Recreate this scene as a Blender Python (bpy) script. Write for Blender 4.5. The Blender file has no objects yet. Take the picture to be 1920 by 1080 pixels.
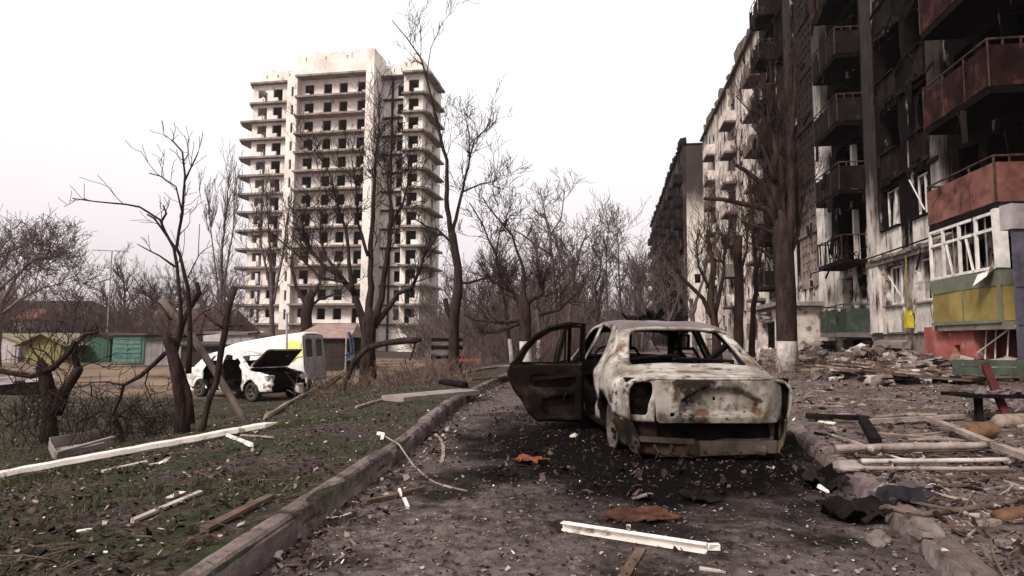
import bpy, math, random
from mathutils import Vector, Matrix, noise
from mathutils.geometry import delaunay_2d_cdt
R = math.radians
random.seed(7)

# ------------------------------------------------------------------ camera, sky, sun
scn = bpy.context.scene
FPX, PITCH, ROLL, CAMH = 1200.0, R(4.7), R(0.45), 1.10
cam_data = bpy.data.cameras.new('camera')
cam = bpy.data.objects.new('camera', cam_data)
scn.collection.objects.link(cam)
CM = Matrix.Rotation(R(90) + PITCH, 3, 'X') @ Matrix.Rotation(ROLL, 3, 'Z')
cam.matrix_world = Matrix.Translation((0, 0, CAMH)) @ CM.to_4x4()
cam_data.sensor_width = 36.0
cam_data.lens = FPX / 1920 * 36.0
cam_data.clip_start = 0.05
cam_data.clip_end = 3000
scn.camera = cam
scn.render.resolution_x, scn.render.resolution_y = 1024, 576

SUN_EL, SUN_AZ = R(42), R(222)      # azimuth clockwise from +Y: sun stands behind and left of the camera
w = bpy.data.worlds.new('World'); scn.world = w; w.use_nodes = True
nt = w.node_tree; nt.nodes.clear()
wo = nt.nodes.new('ShaderNodeOutputWorld'); bg = nt.nodes.new('ShaderNodeBackground')
sky = nt.nodes.new('ShaderNodeTexSky'); sky.sky_type = 'NISHITA'; sky.sun_disc = False
sky.sun_elevation = SUN_EL; sky.sun_rotation = SUN_AZ; sky.dust_density = 6; sky.air_density = 1.5
hs = nt.nodes.new('ShaderNodeHueSaturation'); hs.inputs['Saturation'].default_value = 0.12
nt.links.new(sky.outputs[0], hs.inputs['Color'])
tc = nt.nodes.new('ShaderNodeTexCoord'); sx = nt.nodes.new('ShaderNodeSeparateXYZ')
nt.links.new(tc.outputs['Generated'], sx.inputs[0])
rmp = nt.nodes.new('ShaderNodeValToRGB')
e = rmp.color_ramp.elements
e[0].position = 0.0; e[0].color = (0.66, 0.575, 0.60, 1)
e[1].position = 0.36; e[1].color = (1.0, 0.985, 0.98, 1)
k = e.new(0.17); k.color = (0.86, 0.80, 0.82, 1)
nt.links.new(sx.outputs['Z'], rmp.inputs[0])
mul = nt.nodes.new('ShaderNodeVectorMath'); mul.operation = 'SCALE'; mul.inputs['Scale'].default_value = 10.5
nt.links.new(rmp.outputs[0], mul.inputs[0])
mx = nt.nodes.new('ShaderNodeMix'); mx.data_type = 'RGBA'; mx.inputs['Factor'].default_value = 0.86
nt.links.new(hs.outputs[0], mx.inputs[6]); nt.links.new(mul.outputs[0], mx.inputs[7])
nt.links.new(mx.outputs[2], bg.inputs[0]); bg.inputs[1].default_value = 0.115
nt.links.new(bg.outputs[0], wo.inputs[0])

sd = bpy.data.lights.new('sun', 'SUN'); sd.energy = 3.8; sd.angle = R(14); sd.color = (1.0, 0.93, 0.85)
sun = bpy.data.objects.new('sun', sd); scn.collection.objects.link(sun)
sdir = Vector((math.sin(SUN_AZ) * math.cos(SUN_EL), math.cos(SUN_AZ) * math.cos(SUN_EL), math.sin(SUN_EL)))
sun.rotation_euler = sdir.to_track_quat('Z', 'Y').to_euler()
scn.view_settings.view_transform = 'Standard'; scn.view_settings.look = 'None'
scn.view_settings.exposure = 0.1; scn.view_settings.gamma = 1.0
scn.render.engine = 'CYCLES'
scn.cycles.max_bounces = 5; scn.cycles.diffuse_bounces = 3; scn.cycles.glossy_bounces = 2
scn.cycles.transparent_max_bounces = 6

# ------------------------------------------------------------------ helpers
def lerp(a, b, t): return a + (b - a) * t
def sstep(t): t = max(0., min(1., t)); return t * t * (3 - 2 * t)
def interp(tab, x):
    if x <= tab[0][0]: return tab[0][1]
    for (x0, y0), (x1, y1) in zip(tab, tab[1:]):
        if x <= x1: return y0 + (y1 - y0) * (x - x0) / (x1 - x0)
    return tab[-1][1]
def ray(px, py):
    return CM @ Vector(((px - 960) / FPX, (540 - py) / FPX, -1))
def P(px, py, Y):
    d = ray(px, py); t = Y / d.y
    return Vector((d.x * t, Y, CAMH + d.z * t))
XL = [(-3, -1.46), (0, -1.36), (3, -1.2), (4.2, -1.12), (6, -1.0), (9.8, -.9), (13.2, -.66), (19, 0.0), (24, .9), (40, 2.0), (700, 3)]
XR = [(-3, .9), (0, 1.25), (3, 2.0), (3.8, 2.25), (6.6, 3.0), (9, 3.6), (14, 4.8), (20, 6.3), (40, 8), (700, 60)]
def nz(x, y, s, a): return a * noise.noise(Vector((x * s, y * s, 3.7)))
def gz(x, y):
    xl, xr = interp(XL, y), interp(XR, y)
    if x < xl:
        d = xl - x
        z = .13 - .80 * sstep((d - .5) / 6.5)
        z += (nz(x, y, .5, .06) + nz(x, y, 1.7, .025)) * sstep(d / 1.2)
        return z
    if x > xr:
        d = x - xr
        return .09 + .24 * sstep(d / 8) + (nz(x, y, .6, .07) + nz(x, y, 2.1, .035)) * sstep(d / 1.5)
    return nz(x, y, .7, .012) * sstep(min(x - xl, xr - x) / .6)
def G(px, py, dz=0.0):
    d = ray(px, py); lo = .5
    if d.z >= -1e-4: return P(px, py, 60)
    t = lo
    while t < 400:
        p = Vector((0, 0, CAMH)) + d * t
        if p.z <= gz(p.x, p.y) + dz: break
        t *= 1.02
    a, b = t / 1.02, t
    for _ in range(18):
        m = (a + b) / 2; p = Vector((0, 0, CAMH)) + d * m
        if p.z <= gz(p.x, p.y) + dz: b = m
        else: a = m
    p = Vector((0, 0, CAMH)) + d * b
    p.z = gz(p.x, p.y) + dz
    return p

# ------------------------------------------------------------------ materials
def M(name, stops, scale=3., rough=.9, bump=.3, bscale=None, stretch=(1, 1, 1), dist=0., metal=0.,
      spots=None, detail=6., spec=.04, grime=None, bdist=.02):
    """stops: [(pos, rgb)...] over a noise; spots: list of (rgb, lo, hi, scale, stretch) noise-thresholded overlays"""
    m = bpy.data.materials.new(name); m.use_nodes = True
    n = m.node_tree; L = n.links
    bs = n.nodes['Principled BSDF']
    bs.inputs['Roughness'].default_value = rough; bs.inputs['Metallic'].default_value = metal
    bs.inputs['Specular IOR Level'].default_value = spec
    tc = n.nodes.new('ShaderNodeTexCoord')
    def nse(sc, st, det=detail, off=0., ds=0.):
        mp = n.nodes.new('ShaderNodeMapping'); mp.inputs['Scale'].default_value = st
        mp.inputs['Location'].default_value = (off, off * 1.7, off * .3)
        L.new(tc.outputs['Object'], mp.inputs[0])
        t = n.nodes.new('ShaderNodeTexNoise'); t.inputs['Scale'].default_value = sc
        t.inputs['Detail'].default_value = det; t.inputs['Roughness'].default_value = .62
        t.inputs['Distortion'].default_value = ds
        L.new(mp.outputs[0], t.inputs['Vector']); return t.outputs['Fac']
    r = n.nodes.new('ShaderNodeValToRGB'); el = r.color_ramp.elements
    el[0].position = stops[0][0]; el[0].color = (*stops[0][1], 1)
    el[1].position = stops[-1][0]; el[1].color = (*stops[-1][1], 1)
    for p, c in stops[1:-1]:
        q = el.new(p); q.color = (*c, 1)
    L.new(nse(scale, stretch, ds=dist), r.inputs[0])
    col = r.outputs[0]
    def over(col, fac, rgb):
        x = n.nodes.new('ShaderNodeMix'); x.data_type = 'RGBA'
        L.new(fac, x.inputs['Factor']); L.new(col, x.inputs[6]); x.inputs[7].default_value = (*rgb, 1)
        return x.outputs[2]
    for i, (rgb, lo, hi, sc, st) in enumerate(spots or []):
        mr = n.nodes.new('ShaderNodeMapRange'); mr.inputs['From Min'].default_value = lo
        mr.inputs['From Max'].default_value = hi; L.new(nse(sc, st, off=3.1 + 5 * i), mr.inputs[0])
        col = over(col, mr.outputs[0], rgb)
    if grime:       # soot that climbs the wall: (rgb, z where it starts, softness, noise amplitude, scale, stretch)
        rgb, z0, wd, amp, sc, st, *rest = grime
        sp = n.nodes.new('ShaderNodeSeparateXYZ'); L.new(tc.outputs['Object'], sp.inputs[0])
        ma = n.nodes.new('ShaderNodeMath'); ma.operation = 'MULTIPLY_ADD'
        L.new(nse(sc, st, off=11.), ma.inputs[0]); ma.inputs[1].default_value = amp
        L.new(sp.outputs['Z'], ma.inputs[2])
        mr = n.nodes.new('ShaderNodeMapRange'); mr.interpolation_type = 'SMOOTHSTEP'
        mr.inputs['From Min'].default_value = z0 + amp * .5 - wd; mr.inputs['From Max'].default_value = z0 + amp * .5 + wd
        if rest: mr.inputs['To Max'].default_value = rest[0]
        L.new(ma.outputs[0], mr.inputs[0]); col = over(col, mr.outputs[0], rgb)
    L.new(col, bs.inputs['Base Color'])
    if bump:
        b = n.nodes.new('ShaderNodeBump'); b.inputs['Strength'].default_value = bump
        b.inputs['Distance'].default_value = bdist
        L.new(nse(bscale or scale * 4, stretch, 8.), b.inputs['Height']); L.new(b.outputs[0], bs.inputs['Normal'])
    return m

K = {}
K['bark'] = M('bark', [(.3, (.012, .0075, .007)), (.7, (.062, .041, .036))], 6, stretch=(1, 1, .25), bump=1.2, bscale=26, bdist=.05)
K['bark_hazed'] = M('bark_hazed', [(.3, (.052, .038, .037)), (.7, (.135, .102, .098))], 3, bump=0)  # bark of distant trees, haze painted in as a paler, greyer colour
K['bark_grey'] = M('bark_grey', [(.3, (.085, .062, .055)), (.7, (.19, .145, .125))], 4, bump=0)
K['twig_red'] = M('twig_red', [(.3, (.050, .034, .032)), (.7, (.135, .098, .090))], .6, bump=0)
K['deadwood'] = M('deadwood', [(.3, (.12, .085, .065)), (.7, (.33, .26, .21))], 5, stretch=(1, 1, 1), bump=.5)
K['limewash'] = M('limewash', [(.3, (.28, .24, .22)), (.65, (.62, .56, .52))], 5, bump=.6)
K['white_trim'] = M('white_trim', [(.35, (.48, .41, .37)), (.6, (.76, .70, .65))], 2.5, rough=.55, bump=.1, spots=[((.22, .16, .12), .58, .66, 6, (1, 1, 1)), ((.10, .075, .06), .62, .68, 14, (1, 1, 1))])
K['plaster_chip'] = M('plaster_chip', [(.3, (.24, .195, .175)), (.7, (.56, .50, .455))], 4, bump=.4, spots=[((.10, .075, .065), .58, .66, 5, (1, 1, 1))])
K['wood_brown'] = M('wood_brown', [(.3, (.05, .032, .025)), (.7, (.16, .11, .085))], 5, stretch=(1, 1, 1), bump=.5)
K['wood_pale'] = M('wood_pale', [(.3, (.13, .095, .08)), (.7, (.36, .29, .255))], 5, bump=.5, spots=[((.05, .035, .03), .57, .66, 3, (1, 1, 1))])
K['wood_orange'] = M('wood_orange', [(.3, (.045, .025, .017)), (.7, (.19, .105, .062))], 5, bump=.5)
K['charred'] = M('charred', [(.3, (.003, .0022, .0022)), (.7, (.017, .013, .013))], 6, bump=.6)
K['rust'] = M('rust', [(.3, (.025, .012, .009)), (.7, (.10, .045, .028))], 7, bump=.4, spots=[((.02, .014, .012), .5, .62, 9, (1, 1, 1))])
K['orange_rust'] = M('orange_rust', [(.3, (.06, .021, .011)), (.7, (.22, .078, .04))], 9, bump=.4)
K['stone'] = M('stone', [(.3, (.07, .053, .049)), (.7, (.21, .165, .155))], 6, bump=.7)
K['concrete'] = M('concrete', [(.3, (.15, .12, .11)), (.7, (.31, .26, .24))], 2.5, bump=.5, bscale=18)
K['kerb'] = M('kerb', [(.28, (.055, .040, .038)), (.5, (.135, .10, .096)), (.75, (.25, .195, .188))], 2.2, bump=1., bscale=14, bdist=.03,
              spots=[((.035, .028, .022), .52, .66, 5, (1, 1, 1)), ((.06, .07, .02), .66, .74, 9, (1, 1, 1))])

# ------------------------------------------------------------------ object plumbing
def link(name, verts, faces, mat, parent=None, smooth=False, loc=None):
    me = bpy.data.meshes.new(name); me.from_pydata([tuple(v) for v in verts], [], faces); me.update()
    if isinstance(mat, (list, tuple)):
        for q in mat: me.materials.append(q)
    elif mat: me.materials.append(mat)
    if smooth: me.polygons.foreach_set('use_smooth', [True] * len(me.polygons))
    o = bpy.data.objects.new(name, me); scn.collection.objects.link(o)
    if parent: o.parent = parent
    if loc is not None: o.location = loc
    return o
def empty(name, label, cat, loc=(0, 0, 0), rotz=0., group=None):
    o = bpy.data.objects.new(name, None); scn.collection.objects.link(o)
    o.location = loc; o.rotation_euler = (0, 0, rotz); o.empty_display_size = .2
    o['label'] = label; o['category'] = cat
    if group: o['group'] = group
    return o
def tag(o, label=None, cat=None, group=None, kind=None):
    if label: o['label'] = label
    if cat: o['category'] = cat
    if group: o['group'] = group
    if kind: o['kind'] = kind
    return o

class MB:
    def __init__(s): s.v = []; s.f = []; s.mi = []; s.m = 0
    def _f(s, f): s.f.append(f); s.mi.append(s.m)
    def tube(s, pts, rad, n=6, cap=True, wob=0.):
        pts = [Vector(p) for p in pts]
        if len(pts) < 2: return
        if not isinstance(rad, (list, tuple)): rad = [rad] * len(pts)
        b0 = len(s.v); up = None
        for i, p in enumerate(pts):
            a = pts[max(i - 1, 0)]; b = pts[min(i + 1, len(pts) - 1)]
            t = (b - a)
            if t.length < 1e-6: t = Vector((0, 0, 1))
            t.normalize()
            if up is None:
                up = t.orthogonal().normalized()
            up = (up - t * up.dot(t))
            up = up.normalized() if up.length > 1e-5 else t.orthogonal().normalized()
            sd_ = t.cross(up)
            for j in range(n):
                an = 2 * math.pi * j / n
                r = rad[i] * (1 + (random.uniform(-wob, wob) if wob else 0))
                s.v.append(p + (up * math.cos(an) + sd_ * math.sin(an)) * r)
        for i in range(len(pts) - 1):
            for j in range(n):
                a = b0 + i * n + j; b = b0 + i * n + (j + 1) % n
                s._f((a, b, b + n, a + n))
        if cap and n > 2:
            s._f(tuple(b0 + j for j in reversed(range(n))))
            s._f(tuple(b0 + (len(pts) - 1) * n + j for j in range(n)))
    def box(s, c, size, rot=None, jit=0.):
        c = Vector(c); hx, hy, hz = [q / 2 for q in size]
        b = len(s.v)
        for dx, dy, dz in ((-1, -1, -1), (1, -1, -1), (1, 1, -1), (-1, 1, -1), (-1, -1, 1), (1, -1, 1), (1, 1, 1), (-1, 1, 1)):
            q = Vector((dx * hx, dy * hy, dz * hz))
            if jit: q += Vector([random.uniform(-jit, jit) for _ in range(3)])
            if rot is not None: q = rot @ q
            s.v.append(c + q)
        for f in ((0, 3, 2, 1), (4, 5, 6, 7), (0, 1, 5, 4), (1, 2, 6, 5), (2, 3, 7, 6), (3, 0, 4, 7)):
            s._f(tuple(b + i for i in f))
    def beam(s, a, b, w_, h_, up=Vector((0, 0, 1)), jit=0.):
        a, b = Vector(a), Vector(b); t = (b - a); L_ = t.length; t.normalize()
        sd_ = t.cross(up)
        if sd_.length < 1e-3: sd_ = t.cross(Vector((1, 0, 0)))
        sd_.normalize(); u = sd_.cross(t)
        rot = Matrix((sd_, t, u)).transposed()
        s.box((a + b) / 2, (w_, L_, h_), rot, jit)
    def quad(s, a, b, c, d):
        i = len(s.v); s.v += [Vector(a), Vector(b), Vector(c), Vector(d)]; s._f((i, i + 1, i + 2, i + 3))
    def rock(s, c, r, sq=.6, n=2):
        import bmesh
        bm = bmesh.new(); bmesh.ops.create_icosphere(bm, subdivisions=n, radius=1)
        o = Vector([random.uniform(0, 90) for _ in range(3)]); b = len(s.v)
        st = Vector((random.uniform(.8, 1.3), random.uniform(.8, 1.3), sq))
        for v in bm.verts:
            k_ = 1 + .45 * noise.noise(v.co * 1.3 + o)
            s.v.append(Vector(c) + Vector((v.co.x * st.x, v.co.y * st.y, v.co.z * st.z)) * r * k_)
        for f in bm.faces: s._f(tuple(b + v.index for v in f.verts))
        bm.free()
    def build(s, name, mat, parent=None, smooth=False, origin=None):
        vs = s.v
        if origin is not None:
            o_ = Vector(origin); vs = [v - o_ for v in vs]
        o = link(name, vs, s.f, mat, parent, smooth, origin if (origin is not None and not parent) else None)
        if isinstance(mat, (list, tuple)): o.data.polygons.foreach_set('material_index', s.mi)
        return o
def thing_mb(mb, name, mat, label, cat, base, group=None, smooth=False):
    return tag(mb.build(name, mat, None, smooth, base), label, cat, group)

# wall in (u, v) with rectangular holes, real thickness and slightly ragged edges
def wall_holes(mb, fr, u0, u1, v0, v1, holes, th=.3, step=1.2, jit=0., seed=0.):
    def cuts(a, b, hs):
        c = sorted(set([a, b] + [h for h in hs if a < h < b])); out = []
        for p, q in zip(c, c[1:]):
            k_ = max(1, int(math.ceil((q - p) / step)))
            out += [p + (q - p) * i / k_ for i in range(k_)]
        return out + [b]
    U = cuts(u0, u1, [h[0] for h in holes] + [h[1] for h in holes])
    V = cuts(v0, v1, [h[2] for h in holes] + [h[3] for h in holes])
    nu, nv = len(U), len(V); sol = {}
    for i in range(nu - 1):
        cu = (U[i] + U[i + 1]) / 2
        hs = [h for h in holes if h[0] < cu < h[1]]
        for j in range(nv - 1):
            cv = (V[j] + V[j + 1]) / 2
            sol[i, j] = not any(h[2] < cv < h[3] for h in hs)
    idx = {}
    def vt(i, j, k_):
        if (i, j, k_) not in idx:
            u, v = U[i], V[j]
            if jit and 0 < i < nu - 1 and 0 < j < nv - 1:
                q = Vector((u * 2.3 + seed, v * 2.3, 1.))
                u += jit * noise.noise(q); v += jit * noise.noise(q + Vector((9, 4, 2)))
            idx[i, j, k_] = len(mb.v); mb.v.append(fr(u, v, th * k_))
        return idx[i, j, k_]
    for (i, j), s_ in sol.items():
        if not s_: continue
        mb._f((vt(i, j, 0), vt(i + 1, j, 0), vt(i + 1, j + 1, 0), vt(i, j + 1, 0)))
        mb._f((vt(i, j, 1), vt(i, j + 1, 1), vt(i + 1, j + 1, 1), vt(i + 1, j, 1)))
        if not sol.get((i - 1, j)): mb._f((vt(i, j, 1), vt(i, j, 0), vt(i, j + 1, 0), vt(i, j + 1, 1)))
        if not sol.get((i + 1, j)): mb._f((vt(i + 1, j, 0), vt(i + 1, j, 1), vt(i + 1, j + 1, 1), vt(i + 1, j + 1, 0)))
        if not sol.get((i, j - 1)): mb._f((vt(i, j, 1), vt(i + 1, j, 1), vt(i + 1, j, 0), vt(i, j, 0)))
        if not sol.get((i, j + 1)): mb._f((vt(i, j + 1, 0), vt(i + 1, j + 1, 0), vt(i + 1, j + 1, 1), vt(i, j + 1, 1)))

# polygon with holes -> triangulated sheet, mapped into space by fn(a, b)
def inside(p, poly):
    x, y = p; c = False; n = len(poly)
    for i in range(n):
        x0, y0 = poly[i]; x1, y1 = poly[(i + 1) % n]
        if (y0 > y) != (y1 > y) and x < (x1 - x0) * (y - y0) / (y1 - y0) + x0: c = not c
    return c
def densify(poly, step):
    out = []
    for (x0, y0), (x1, y1) in zip(poly, poly[1:] + poly[:1]):
        k_ = max(1, int(math.hypot(x1 - x0, y1 - y0) / step + .5))
        out += [(x0 + (x1 - x0) * i / k_, y0 + (y1 - y0) * i / k_) for i in range(k_)]
    return out
def roundpoly(poly, r=.05, n=4):
    out = []; N = len(poly)
    for i in range(N):
        p = Vector(poly[i]); a = Vector(poly[i - 1]); b = Vector(poly[(i + 1) % N])
        da, db = (a - p), (b - p)
        ra = min(r, da.length * .45); rb = min(r, db.length * .45)
        s_, e_ = p + da.normalized() * ra, p + db.normalized() * rb
        for k_ in range(n + 1):
            t = k_ / n
            q = s_ * (1 - t) ** 2 + p * 2 * t * (1 - t) + e_ * t * t
            out.append((q.x, q.y))
    return out
def sheet(name, outer, holes, fn, mat, parent, step=.06, th=.012, smooth=True, dent=0.):
    loops = [densify(outer, step)] + [densify(h, step) for h in holes]
    vs, es = [], []
    for lp in loops:
        b = len(vs); n = len(lp); vs += [Vector(q) for q in lp]; es += [(b + i, b + (i + 1) % n) for i in range(n)]
    xs = [q[0] for q in outer]; ys = [q[1] for q in outer]
    nx = int((max(xs) - min(xs)) / step) + 1; ny = int((max(ys) - min(ys)) / step) + 1
    bd = list(vs)
    for i in range(nx):
        for j in range(ny):
            q = (min(xs) + (i + .5) * step + (j % 2) * step * .3, min(ys) + (j + .5) * step)
            if inside(q, outer) and not any(inside(q, h) for h in holes):
                if all(abs(q[0] - b.x) + abs(q[1] - b.y) > step * .5 for b in bd): vs.append(Vector(q))
    ov, oe, of, *_ = delaunay_2d_cdt(vs, es, [], 0, 1e-5)
    fs = []
    for f in of:
        c = (sum(ov[i].x for i in f) / len(f), sum(ov[i].y for i in f) / len(f))
        if inside(c, outer) and not any(inside(c, h) for h in holes): fs.append(tuple(f))
    v3 = []
    for q in ov:
        p = Vector(fn(q.x, q.y))
        if dent: p += Vector((noise.noise(p * 4), noise.noise(p * 4 + Vector((7, 1, 3))), noise.noise(p * 4 + Vector((2, 9, 5))))) * dent
        v3.append(p)
    o = link(name, v3, fs, mat, parent, smooth)
    if th:
        md = o.modifiers.new('thick', 'SOLIDIFY'); md.thickness = th; md.offset = 0
    return o

# ------------------------------------------------------------------ ground, road, kerbs
def colmix(m_name, fn):
    m = bpy.data.materials.new(m_name); m.use_nodes = True; fn(m.node_tree); return m
def ground_nodes(n):
    L = n.links; bs = n.nodes['Principled BSDF']; bs.inputs['Roughness'].default_value = .95
    bs.inputs['Specular IOR Level'].default_value = .15
    tc = n.nodes.new('ShaderNodeTexCoord')
    def nse(sc, det=6., off=0.):
        mp = n.nodes.new('ShaderNodeMapping'); mp.inputs['Location'].default_value = (off, off, off)
        L.new(tc.outputs['Object'], mp.inputs[0])
        t = n.nodes.new('ShaderNodeTexNoise'); t.inputs['Scale'].default_value = sc; t.inputs['Detail'].default_value = det
        t.inputs['Roughness'].default_value = .65; L.new(mp.outputs[0], t.inputs['Vector']); return t.outputs['Fac']
    def ramp(f, st):
        r = n.nodes.new('ShaderNodeValToRGB'); el = r.color_ramp.elements
        el[0].position, el[0].color = st[0][0], (*st[0][1], 1); el[1].position, el[1].color = st[-1][0], (*st[-1][1], 1)
        for p, c in st[1:-1]: q = el.new(p); q.color = (*c, 1)
        L.new(f, r.inputs[0]); return r.outputs[0]
    def mix(f, a, b):
        x = n.nodes.new('ShaderNodeMix'); x.data_type = 'RGBA'; L.new(f, x.inputs['Factor']); L.new(a, x.inputs[6]); L.new(b, x.inputs[7]); return x.outputs[2]
    def mr(f, lo, hi):
        x = n.nodes.new('ShaderNodeMapRange'); x.inputs['From Min'].default_value = lo; x.inputs['From Max'].default_value = hi; L.new(f, x.inputs[0]); return x.outputs[0]
    litter = ramp(nse(14, 10.), [(.32, (.014, .009, .008)), (.5, (.046, .032, .029)), (.66, (.10, .072, .065)), (.8, (.22, .17, .155))])
    moss = ramp(nse(9, 8., 4.), [(.3, (.011, .011, .006)), (.55, (.029, .034, .013)), (.75, (.062, .063, .028))])
    yard = ramp(nse(7, 10., 8.), [(.3, (.036, .025, .024)), (.5, (.115, .085, .081)), (.7, (.22, .172, .163))])
    tan = ramp(nse(.5, 8., 2.), [(.3, (.10, .067, .045)), (.7, (.24, .165, .115))])
    sp = n.nodes.new('ShaderNodeSeparateXYZ'); L.new(tc.outputs['Object'], sp.inputs[0])
    at = n.nodes.new('ShaderNodeAttribute'); at.attribute_name = 'zone'
    sc_ = n.nodes.new('ShaderNodeSeparateColor'); L.new(at.outputs['Color'], sc_.inputs[0])
    ma = n.nodes.new('ShaderNodeMath'); ma.operation = 'MULTIPLY'; L.new(mr(nse(.9, 5., 1.), .44, .58), ma.inputs[0]); L.new(sc_.outputs[0], ma.inputs[1])
    c = mix(ma.outputs[0], litter, moss)
    c = mix(sc_.outputs[1], c, yard)
    mb_ = n.nodes.new('ShaderNodeMath'); mb_.operation = 'MULTIPLY'; L.new(mr(nse(.25, 6., 6.), .36, .5), mb_.inputs[0]); L.new(sc_.outputs[2], mb_.inputs[1])
    c = mix(mb_.outputs[0], c, tan)
    L.new(c, bs.inputs['Base Color'])
    b = n.nodes.new('ShaderNodeBump'); b.inputs['Strength'].default_value = 1.; b.inputs['Distance'].default_value = .04
    L.new(nse(16, 10., 3.), b.inputs['Height']); L.new(b.outputs[0], bs.inputs['Normal'])
ground_m = colmix('earth_and_litter', ground_nodes)
def build_ground():
    ys = []; y = -6.
    while y < 26: ys.append(y); y += .22 if y < 14 else .6
    while y < 900: ys.append(y); y *= 1.12
    offL = []; d = 0.
    while d < 16: offL.append(d); d += .2 if d < 8 else .6
    while d < 700: offL.append(d); d *= 1.3
    vs, fs, zone = [], [], []
    cols = [('l', o) for o in reversed(offL)] + [('m', t / 6) for t in range(7)] + [('r', o) for o in offL]
    for y in ys:
        xl, xr = interp(XL, y), interp(XR, y)
        for k_, o in cols:
            if k_ == 'l': x = xl - .02 - o; z = gz(x, y)
            elif k_ == 'r': x = xr + .02 + o; z = gz(x, y)
            else: x = lerp(xl, xr, o); z = -.05
            if k_ == 'm' and y > 26: z = 0.
            vs.append((x, y, z))
            g = 1. if k_ == 'l' and y < 22 else .25
            yy = 1. if k_ != 'l' else 0.
            tn = 1. if (k_ == 'l' and x < -6 and y > 19 and y < 60) else 0.
            fade = sstep((y - 17) / 5)
            zone.append((g, yy, tn * fade, 1))
    nc = len(cols)
    for i in range(len(ys) - 1):
        for j in range(nc - 1):
            a = i * nc + j; fs.append((a, a + 1, a + nc + 1, a + nc))
    o = link('ground', vs, fs, ground_m, None, True)
    at = o.data.color_attributes.new('zone', 'FLOAT_COLOR', 'POINT')
    at.data.foreach_set('color', [c for z in zone for c in z])
    tag(o, kind='structure')
build_ground()
asph = M('asphalt_worn', [(.3, (.040, .029, .029)), (.5, (.104, .079, .077)), (.7, (.19, .148, .142))], 11, bump=1., bscale=45, detail=12, bdist=.02,
         spots=[((.022, .017, .015), .50, .62, 1.3, (1, 1, 1)), ((.20, .165, .15), .66, .72, 38, (1, 1, 1)), ((.11, .085, .078), .55, .7, .6, (1, 1, 1))])
def soot_on_asphalt():
    n = asph.node_tree; L = n.links; bs = n.nodes['Principled BSDF']
    src = bs.inputs['Base Color'].links[0].from_socket
    tc = n.nodes.new('ShaderNodeTexCoord'); 
    vm = n.nodes.new('ShaderNodeMapping'); vm.inputs['Location'].default_value = (-1.35 / 2.0, -6.9 / 3.1, 0); vm.inputs['Scale'].default_value = (1 / 2.0, 1 / 3.1, 1)
    L.new(tc.outputs['Object'], vm.inputs[0])
    ln = n.nodes.new('ShaderNodeVectorMath'); ln.operation = 'LENGTH'; L.new(vm.outputs[0], ln.inputs[0])
    t = n.nodes.new('ShaderNodeTexNoise'); t.inputs['Scale'].default_value = 1.6; t.inputs['Detail'].default_value = 8
    L.new(tc.outputs['Object'], t.inputs['Vector'])
    ad = n.nodes.new('ShaderNodeMath'); ad.operation = 'MULTIPLY_ADD'; L.new(t.outputs[0], ad.inputs[0]); ad.inputs[1].default_value = 1.1; L.new(ln.outputs[1], ad.inputs[2])
    mr = n.nodes.new('ShaderNodeMapRange'); mr.interpolation_type = 'SMOOTHSTEP'
    mr.inputs['From Min'].default_value = 1.84; mr.inputs['From Max'].default_value = 1.22; L.new(ad.outputs[0], mr.inputs[0])
    x = n.nodes.new('ShaderNodeMix'); x.data_type = 'RGBA'; L.new(mr.outputs[0], x.inputs['Factor']); L.new(src, x.inputs[6]); x.inputs[7].default_value = (.0035, .0025, .0025, 1)
    L.new(x.outputs[2], bs.inputs['Base Color'])
soot_on_asphalt()
def build_road():
    vs, fs = [], []; ys = [-3 + .25 * i for i in range(118)]; nc = 24
    for y in ys:
        xl, xr = interp(XL, y), interp(XR, y)
        for j in range(nc + 1):
            x = lerp(xl, xr, j / nc); vs.append((x, y, gz(x, y) + .004))
    for i in range(len(ys) - 1):
        for j in range(nc):
            a = i * (nc + 1) + j; fs.append((a, a + 1, a + nc + 2, a + nc + 1))
    tag(link('road', vs, fs, asph, None, True), kind='structure')
build_road()
def build_kerb(tab, side, y0, y1, hgt, wid, tilt=0.):
    mb = MB(); y = y0
    sec = .24
    while y < y1:
        ln = random.uniform(1.9, 2.2); n = int(ln / .075)
        off = random.uniform(-.018, .018); dz = random.uniform(-.022, .012)
        rings = []
        for i in range(n + 1):
            yy = y + (ln - .035) * i / n; x = interp(tab, yy) + off
            prof = [(0, -.08), (0, hgt * .55), (.012, hgt - .028), (.045, hgt), (wid * .6, hgt + .003), (wid - .03, hgt - .005), (wid, hgt - .03), (wid, -.08)]
            rg = []
            for q, (a, b) in enumerate(prof):
                p = Vector((x + side * (a + tilt * b), yy, b + dz))
                if b > 0:
                    ch = noise.noise(Vector((x * 5 + q * .35, yy * 4.5, q * .4)));
                    ch2 = noise.noise(Vector((yy * 1.7, q * .2, side)))
                    p.x += side * (.018 * ch + (.03 * max(0, ch2 - .25) * 3 if q in (1, 2, 3) else 0)); p.z -= .022 * max(0, ch) + (.05 * max(0, ch2 - .25) * 2 if q in (2, 3, 4) else 0)
                rg.append(len(mb.v)); mb.v.append(p)
            rings.append(rg)
        for a, b in zip(rings, rings[1:]):
            for j in range(len(a) - 1): mb._f((a[j], a[j + 1], b[j + 1], b[j]))
        mb._f(tuple(rings[0])); mb._f(tuple(reversed(rings[-1])))
        y += ln
    return mb.build('kerb', K['kerb'])
tag(build_kerb(XL, -1, -2.2, 19.5, .165, .165), kind='structure')
tag(build_kerb(XR, 1, -2.2, 12.5, .125, .16, .25), kind='structure')

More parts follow.
